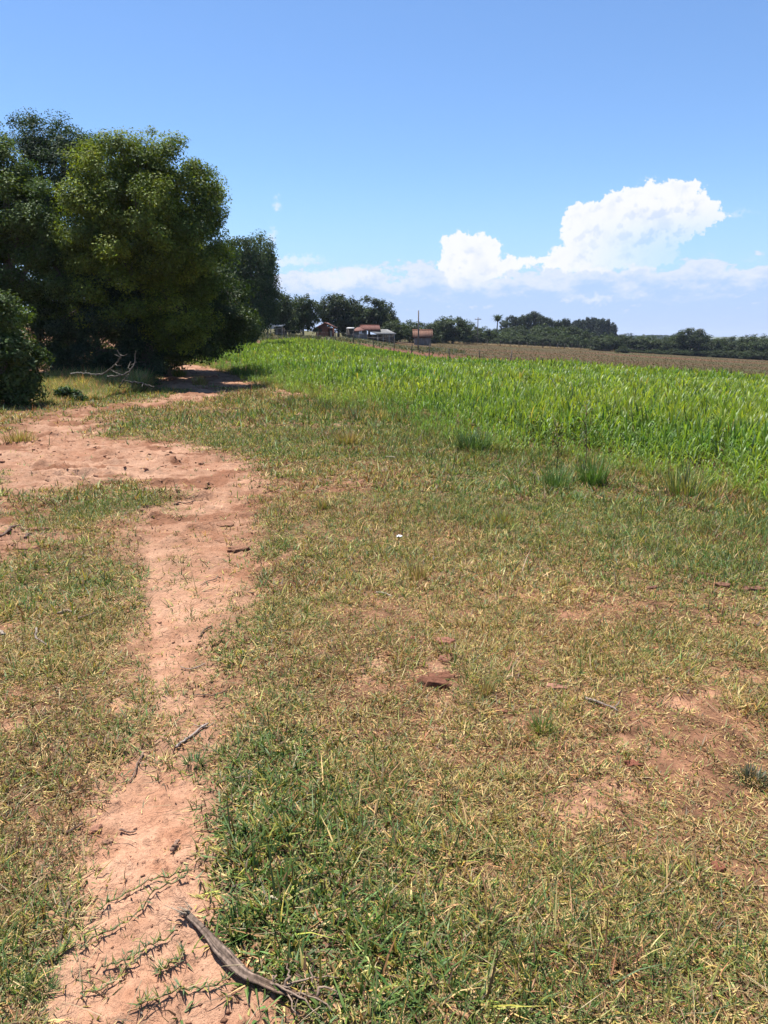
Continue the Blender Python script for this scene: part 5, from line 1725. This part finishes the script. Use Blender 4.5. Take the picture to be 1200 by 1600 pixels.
def make_world():
    w = bpy.data.worlds.new('World')
    scene.world = w
    w.use_nodes = True
    nt = w.node_tree
    nt.nodes.clear()
    L = nt.links
    out = nt.nodes.new('ShaderNodeOutputWorld')
    bg = nt.nodes.new('ShaderNodeBackground')
    STR = .078
    bg.inputs['Strength'].default_value = STR
    sky = nt.nodes.new('ShaderNodeTexSky')
    sky.sky_type = 'NISHITA'
    sky.sun_disc = False
    sky.sun_elevation = RAD(SUN_EL)
    sky.sun_rotation = RAD(SUN_AZ)
    sky.altitude = 200
    sky.air_density = SKY_AIR
    sky.dust_density = SKY_DUST
    sky.ozone_density = SKY_OZ

    def M(op, a, b=None, c=None, clamp=False):
        n = nt.nodes.new('ShaderNodeMath'); n.operation = op; n.use_clamp = clamp
        for i, s in enumerate((a, b, c)):
            if s is None: continue
            if isinstance(s, (int, float)): n.inputs[i].default_value = s
            else: L.new(s, n.inputs[i])
        return n.outputs[0]

    def smooth(a, b, x):
        n = nt.nodes.new('ShaderNodeMapRange'); n.interpolation_type = 'SMOOTHSTEP'
        n.inputs['From Min'].default_value = a; n.inputs['From Max'].default_value = b
        L.new(x, n.inputs['Value'])
        return n.outputs[0]

    def mixc(f, a, b):
        n = nt.nodes.new('ShaderNodeMix'); n.data_type = 'RGBA'
        if isinstance(f, (int, float)): n.inputs[0].default_value = f
        else: L.new(f, n.inputs[0])
        for i, s in ((6, a), (7, b)):
            if isinstance(s, tuple): n.inputs[i].default_value = (*s, 1)
            else: L.new(s, n.inputs[i])
        return n.outputs[2]

    tc = nt.nodes.new('ShaderNodeTexCoord')
    sep = nt.nodes.new('ShaderNodeSeparateXYZ'); L.new(tc.outputs['Generated'], sep.inputs[0])
    X, Y, Z = sep.outputs
    az = M('MULTIPLY', M('ARCTAN2', X, Y), 57.29578)
    el = M('MULTIPLY', M('ARCSINE', Z), 57.29578)
    comb = nt.nodes.new('ShaderNodeCombineXYZ'); L.new(az, comb.inputs[0]); L.new(el, comb.inputs[1])
    A = comb.outputs[0]

    def noise(scale, detail, rough, vec=A, off=(0, 0, 0), sc=(1, 1, 1), col_=False):
        mp = nt.nodes.new('ShaderNodeMapping'); mp.inputs['Location'].default_value = off; mp.inputs['Scale'].default_value = sc
        L.new(vec, mp.inputs['Vector'])
        n = nt.nodes.new('ShaderNodeTexNoise'); n.inputs['Scale'].default_value = scale; n.inputs['Detail'].default_value = detail; n.inputs['Roughness'].default_value = rough
        L.new(mp.outputs[0], n.inputs['Vector'])
        return n.outputs['Color' if col_ else 'Fac']

    def vadd(a, b, s):
        n = nt.nodes.new('ShaderNodeVectorMath'); n.operation = 'MULTIPLY_ADD'
        L.new(b, n.inputs[0]); n.inputs[1].default_value = (s, s, 0); L.new(a, n.inputs[2])
        return n.outputs[0]

    def vsub(a, c):
        n = nt.nodes.new('ShaderNodeVectorMath'); n.operation = 'SUBTRACT'
        L.new(a, n.inputs[0]); n.inputs[1].default_value = c
        return n.outputs[0]

    # billowing displacement of the cloud outline
    Aw = vadd(vsub(A, (.75, .75, 0)), noise(1.1, 5, .5, col_=True), 1.5)
    Aw = vadd(vsub(Aw, (.37, .37, 0)), noise(3.4, 5, .6, col_=True, off=(3, 7, 0)), .75)

    def blob_field(spec, vec):
        acc = None
        for u, v, ru, rv in spec:
            a0, e0 = sky_angles(u, v)
            a1, _ = sky_angles(u + ru, v); _, e1 = sky_angles(u, v - rv)
            ra, re = abs(a1 - a0), abs(e1 - e0)
            s = nt.nodes.new('ShaderNodeVectorMath'); s.operation = 'SUBTRACT'; L.new(vec, s.inputs[0]); s.inputs[1].default_value = (a0, e0, 0)
            m = nt.nodes.new('ShaderNodeVectorMath'); m.operation = 'MULTIPLY'; L.new(s.outputs[0], m.inputs[0]); m.inputs[1].default_value = (1 / ra, 1 / re, 0)
            l = nt.nodes.new('ShaderNodeVectorMath'); l.operation = 'LENGTH'; L.new(m.outputs[0], l.inputs[0])
            d = M('MULTIPLY', M('SUBTRACT', 1.0, l.outputs['Value']), min(ra, re))
            if acc is None: acc = d
            else:
                n = nt.nodes.new('ShaderNodeMath'); n.operation = 'SMOOTH_MAX'; n.inputs[2].default_value = .18
                L.new(acc, n.inputs[0]); L.new(d, n.inputs[1]); acc = n.outputs[0]
        return acc

    big = [(902, 344, 22, 22), (893, 362, 18, 18), (935, 345, 34, 30), (965, 325, 30, 26), (985, 330, 36, 36), (1015, 320, 34, 32), (1050, 308, 26, 24), (1072, 302, 22, 20), (1088, 318, 20, 20), (1108, 330, 20, 16),
           (1080, 345, 36, 28), (1040, 350, 50, 45), (980, 370, 60, 45), (930, 385, 48, 42), (915, 405, 60, 22), (990, 405, 70, 20), (1122, 338, 12, 8)]
    mid = [(702, 384, 17, 17), (722, 376, 20, 15), (752, 376, 26, 14), (770, 384, 20, 14), (735, 400, 48, 26), (712, 412, 28, 26), (755, 418, 52, 20), (800, 412, 40, 12), (850, 408, 34, 10), (870, 412, 30, 12),
           (725, 440, 30, 22)]
    big = [(u, v - 3, ru * 1.08, rv * 1.08) for u, v, ru, rv in big]
    fb = M('MAXIMUM', blob_field(big, Aw), blob_field(mid, Aw))
    edge_n = noise(4.0, 7, .6, off=(1, 2, 0))
    fb2 = M('ADD', fb, M('MULTIPLY', M('SUBTRACT', edge_n, .5), .5))
    a_big = smooth(-.02, .17, fb2)
    _, e_b0 = sky_angles(900, 462); _, e_b1 = sky_angles(900, 416)
    base_n = M('MULTIPLY', M('SUBTRACT', noise(.8, 5, .6, off=(4, 4, 0)), .5), 2.2)
    a_big = M('MULTIPLY', a_big, smooth(e_b0, e_b1, M('ADD', el, base_n)))
    # the right-hand underside of the big tower thins out into veil
    azr, elr = sky_angles(1085, 385)
    veil = M('MULTIPLY', smooth(azr - 9.5, azr - 1.0, az), smooth(elr + 3.0, elr - .6, el))
    a_big = M('MULTIPLY', a_big, M('SUBTRACT', 1.0, M('MULTIPLY', veil, .72)))

    # low cloud bank with ragged white tops and a lavender veil beneath
    _, e_top = sky_angles(900, 418); _, e_mid = sky_angles(900, 445); _, e_low = sky_angles(900, 500)
    bn = noise(.42, 8, .62, off=(5, 1, 0), sc=(1, 1.9, 1))
    bn2 = noise(1.6, 6, .62, off=(9, 4, 0), sc=(1, 1.5, 1))
    topline = M('ADD', M('MULTIPLY', M('SUBTRACT', bn, .5), 5.5), e_top + .15)
    fall = smooth(-14, -4, az)
    topline = M('SUBTRACT', topline, M('MULTIPLY', M('SUBTRACT', 1.0, fall), .9))
    dtop = M('ADD', M('SUBTRACT', topline, el), M('MULTIPLY', M('SUBTRACT', bn2, .5), .9))
    bank = M('MULTIPLY', smooth(-.1, .5, dtop), smooth(-18, -9, az))
    white_rim = M('MULTIPLY', bank, M('SUBTRACT', 1.0, smooth(.2, 2.3, dtop)))
    puffs = M('MULTIPLY', smooth(.56, .74, noise(.75, 7, .6, off=(2, 8, 0), sc=(1, 2.2, 1))), M('MULTIPLY', smooth(e_low - .3, e_low + 1.0, el), smooth(e_top + .9, e_mid, el)))
    puffs = M('MULTIPLY', puffs, smooth(-20, -11, az))
    # thin streaks and two tiny wisps
    small = blob_field([(434, 321, 6, 8), (427, 371, 5, 12), (452, 408, 26, 9), (480, 406, 26, 6), (520, 436, 50, 14), (560, 425, 40, 8), (928, 468, 22, 7), (1140, 334, 20, 3)], Aw)
    a_small = smooth(-.18, .32, M('ADD', small, M('MULTIPLY', M('SUBTRACT', edge_n, .5), .6)))

    # sky colour with a paler horizon
    skyc = sky.outputs[0]
    tintn = nt.nodes.new('ShaderNodeVectorMath'); tintn.operation = 'MULTIPLY'
    L.new(skyc, tintn.inputs[0]); tintn.inputs[1].default_value = SKY_TINT
    k = 1.0 / STR / 2 ** 1.0
    col_ = mixc(M('MULTIPLY', smooth(12.0, .3, el), .7), tintn.outputs[0], (.45 * k, .66 * k, .98 * k))
    col_ = mixc(M('MULTIPLY', bank, .6), col_, (.46 * k, .60 * k, .99 * k))
    W1 = (.99 * k, 1.0 * k, 1.03 * k)
    col_ = mixc(M('MULTIPLY', white_rim, .7), col_, (.93 * k, .95 * k, 1.05 * k))
    col_ = mixc(M('MULTIPLY', puffs, .55), col_, (.92 * k, .94 * k, 1.05 * k))
    col_ = mixc(M('MULTIPLY', a_small, .62), col_, (.93 * k, .96 * k, 1.05 * k))
    # the tall cumulus: white crown, faint lavender hollows low on the right
    emb = M('SUBTRACT', noise(.75, 4, .55, off=(.22, -.34, 0)), noise(.75, 4, .55))
    sh = M('ADD', M('MULTIPLY', smooth(.02, .12, emb), .75), M('MULTIPLY', smooth(.47, .68, noise(.8, 5, .55, off=(0, 3, 1))), .6), clamp=True)
    lower = smooth(elr + 3.4, elr - 1.0, el)
    a_l, _ = sky_angles(960, 360); a_r, _ = sky_angles(1060, 360)
    right = smooth(a_l, a_r, az)
    shade = M('MULTIPLY', M('MULTIPLY', sh, smooth(.15, .9, fb)), M('ADD', .55, M('MULTIPLY', M('MULTIPLY', right, lower), .8)), clamp=True)
    cc = mixc(shade, W1, (.60 * k, .72 * k, 1.0 * k))
    col_ = mixc(a_big, col_, cc)
    # below the horizon: ground bounce tone (never seen, only lights)
    col_ = mixc(smooth(-.2, -2.0, el), col_, (.22 * k, .17 * k, .10 * k))
    L.new(col_, bg.inputs['Color'])
    L.new(bg.outputs[0], out.inputs[0])


SKY_AIR, SKY_DUST, SKY_OZ = 1.0, 0.0, 8.0
SKY_TINT = (1.08, 1.10, 1.12)
make_world()


# ================================================================== air
def haze():
    R = 8000.0
    g = Geo()
    g.box((-R, -R, -40), (R, R, 60), (1, 1, 1))
    m, nt, out = new_mat('air')
    v = nt.nodes.new('ShaderNodeVolumePrincipled')
    v.inputs['Color'].default_value = (.72, .82, 1.0, 1)
    v.inputs['Density'].default_value = HAZE
    v.inputs['Anisotropy'].default_value = .2
    nt.links.new(v.outputs[0], out.inputs['Volume'])
    try: m.cycles.homogeneous_volume = True
    except Exception: pass
    try: m.volume_intersection_method = 'FAST'
    except Exception: pass
    tag(g.obj('haze', m), 'thin blue air haze over the whole plain', 'haze', None, 'stuff')


HAZE = .00013
if HAZE > 0:
    haze()

# ================================================================== camera and render settings
cam = bpy.data.cameras.new('camera')
cam.sensor_fit = 'VERTICAL'
cam.sensor_height = 36.0
cam.lens = 36.0 * FPX / 1600.0
cam.clip_start = .05
cam.clip_end = 30000
co = bpy.data.objects.new('camera', cam)
co.location = (0, 0, EYE)
co.rotation_euler = (math.pi / 2 - PITCH, 0, 0)
col.objects.link(co)
scene.camera = co
scene.view_settings.view_transform = 'Standard'
scene.view_settings.look = 'None'
scene.view_settings.gamma = 1
scene.view_settings.exposure = 1.0
cy = scene.cycles
cy.max_bounces = 7
cy.diffuse_bounces = 3
cy.glossy_bounces = 2
cy.transmission_bounces = 5
cy.transparent_max_bounces = 8
cy.volume_bounces = 0
cy.caustics_reflective = False
cy.caustics_refractive = False
cy.use_denoising = True
scene.render.film_transparent = False
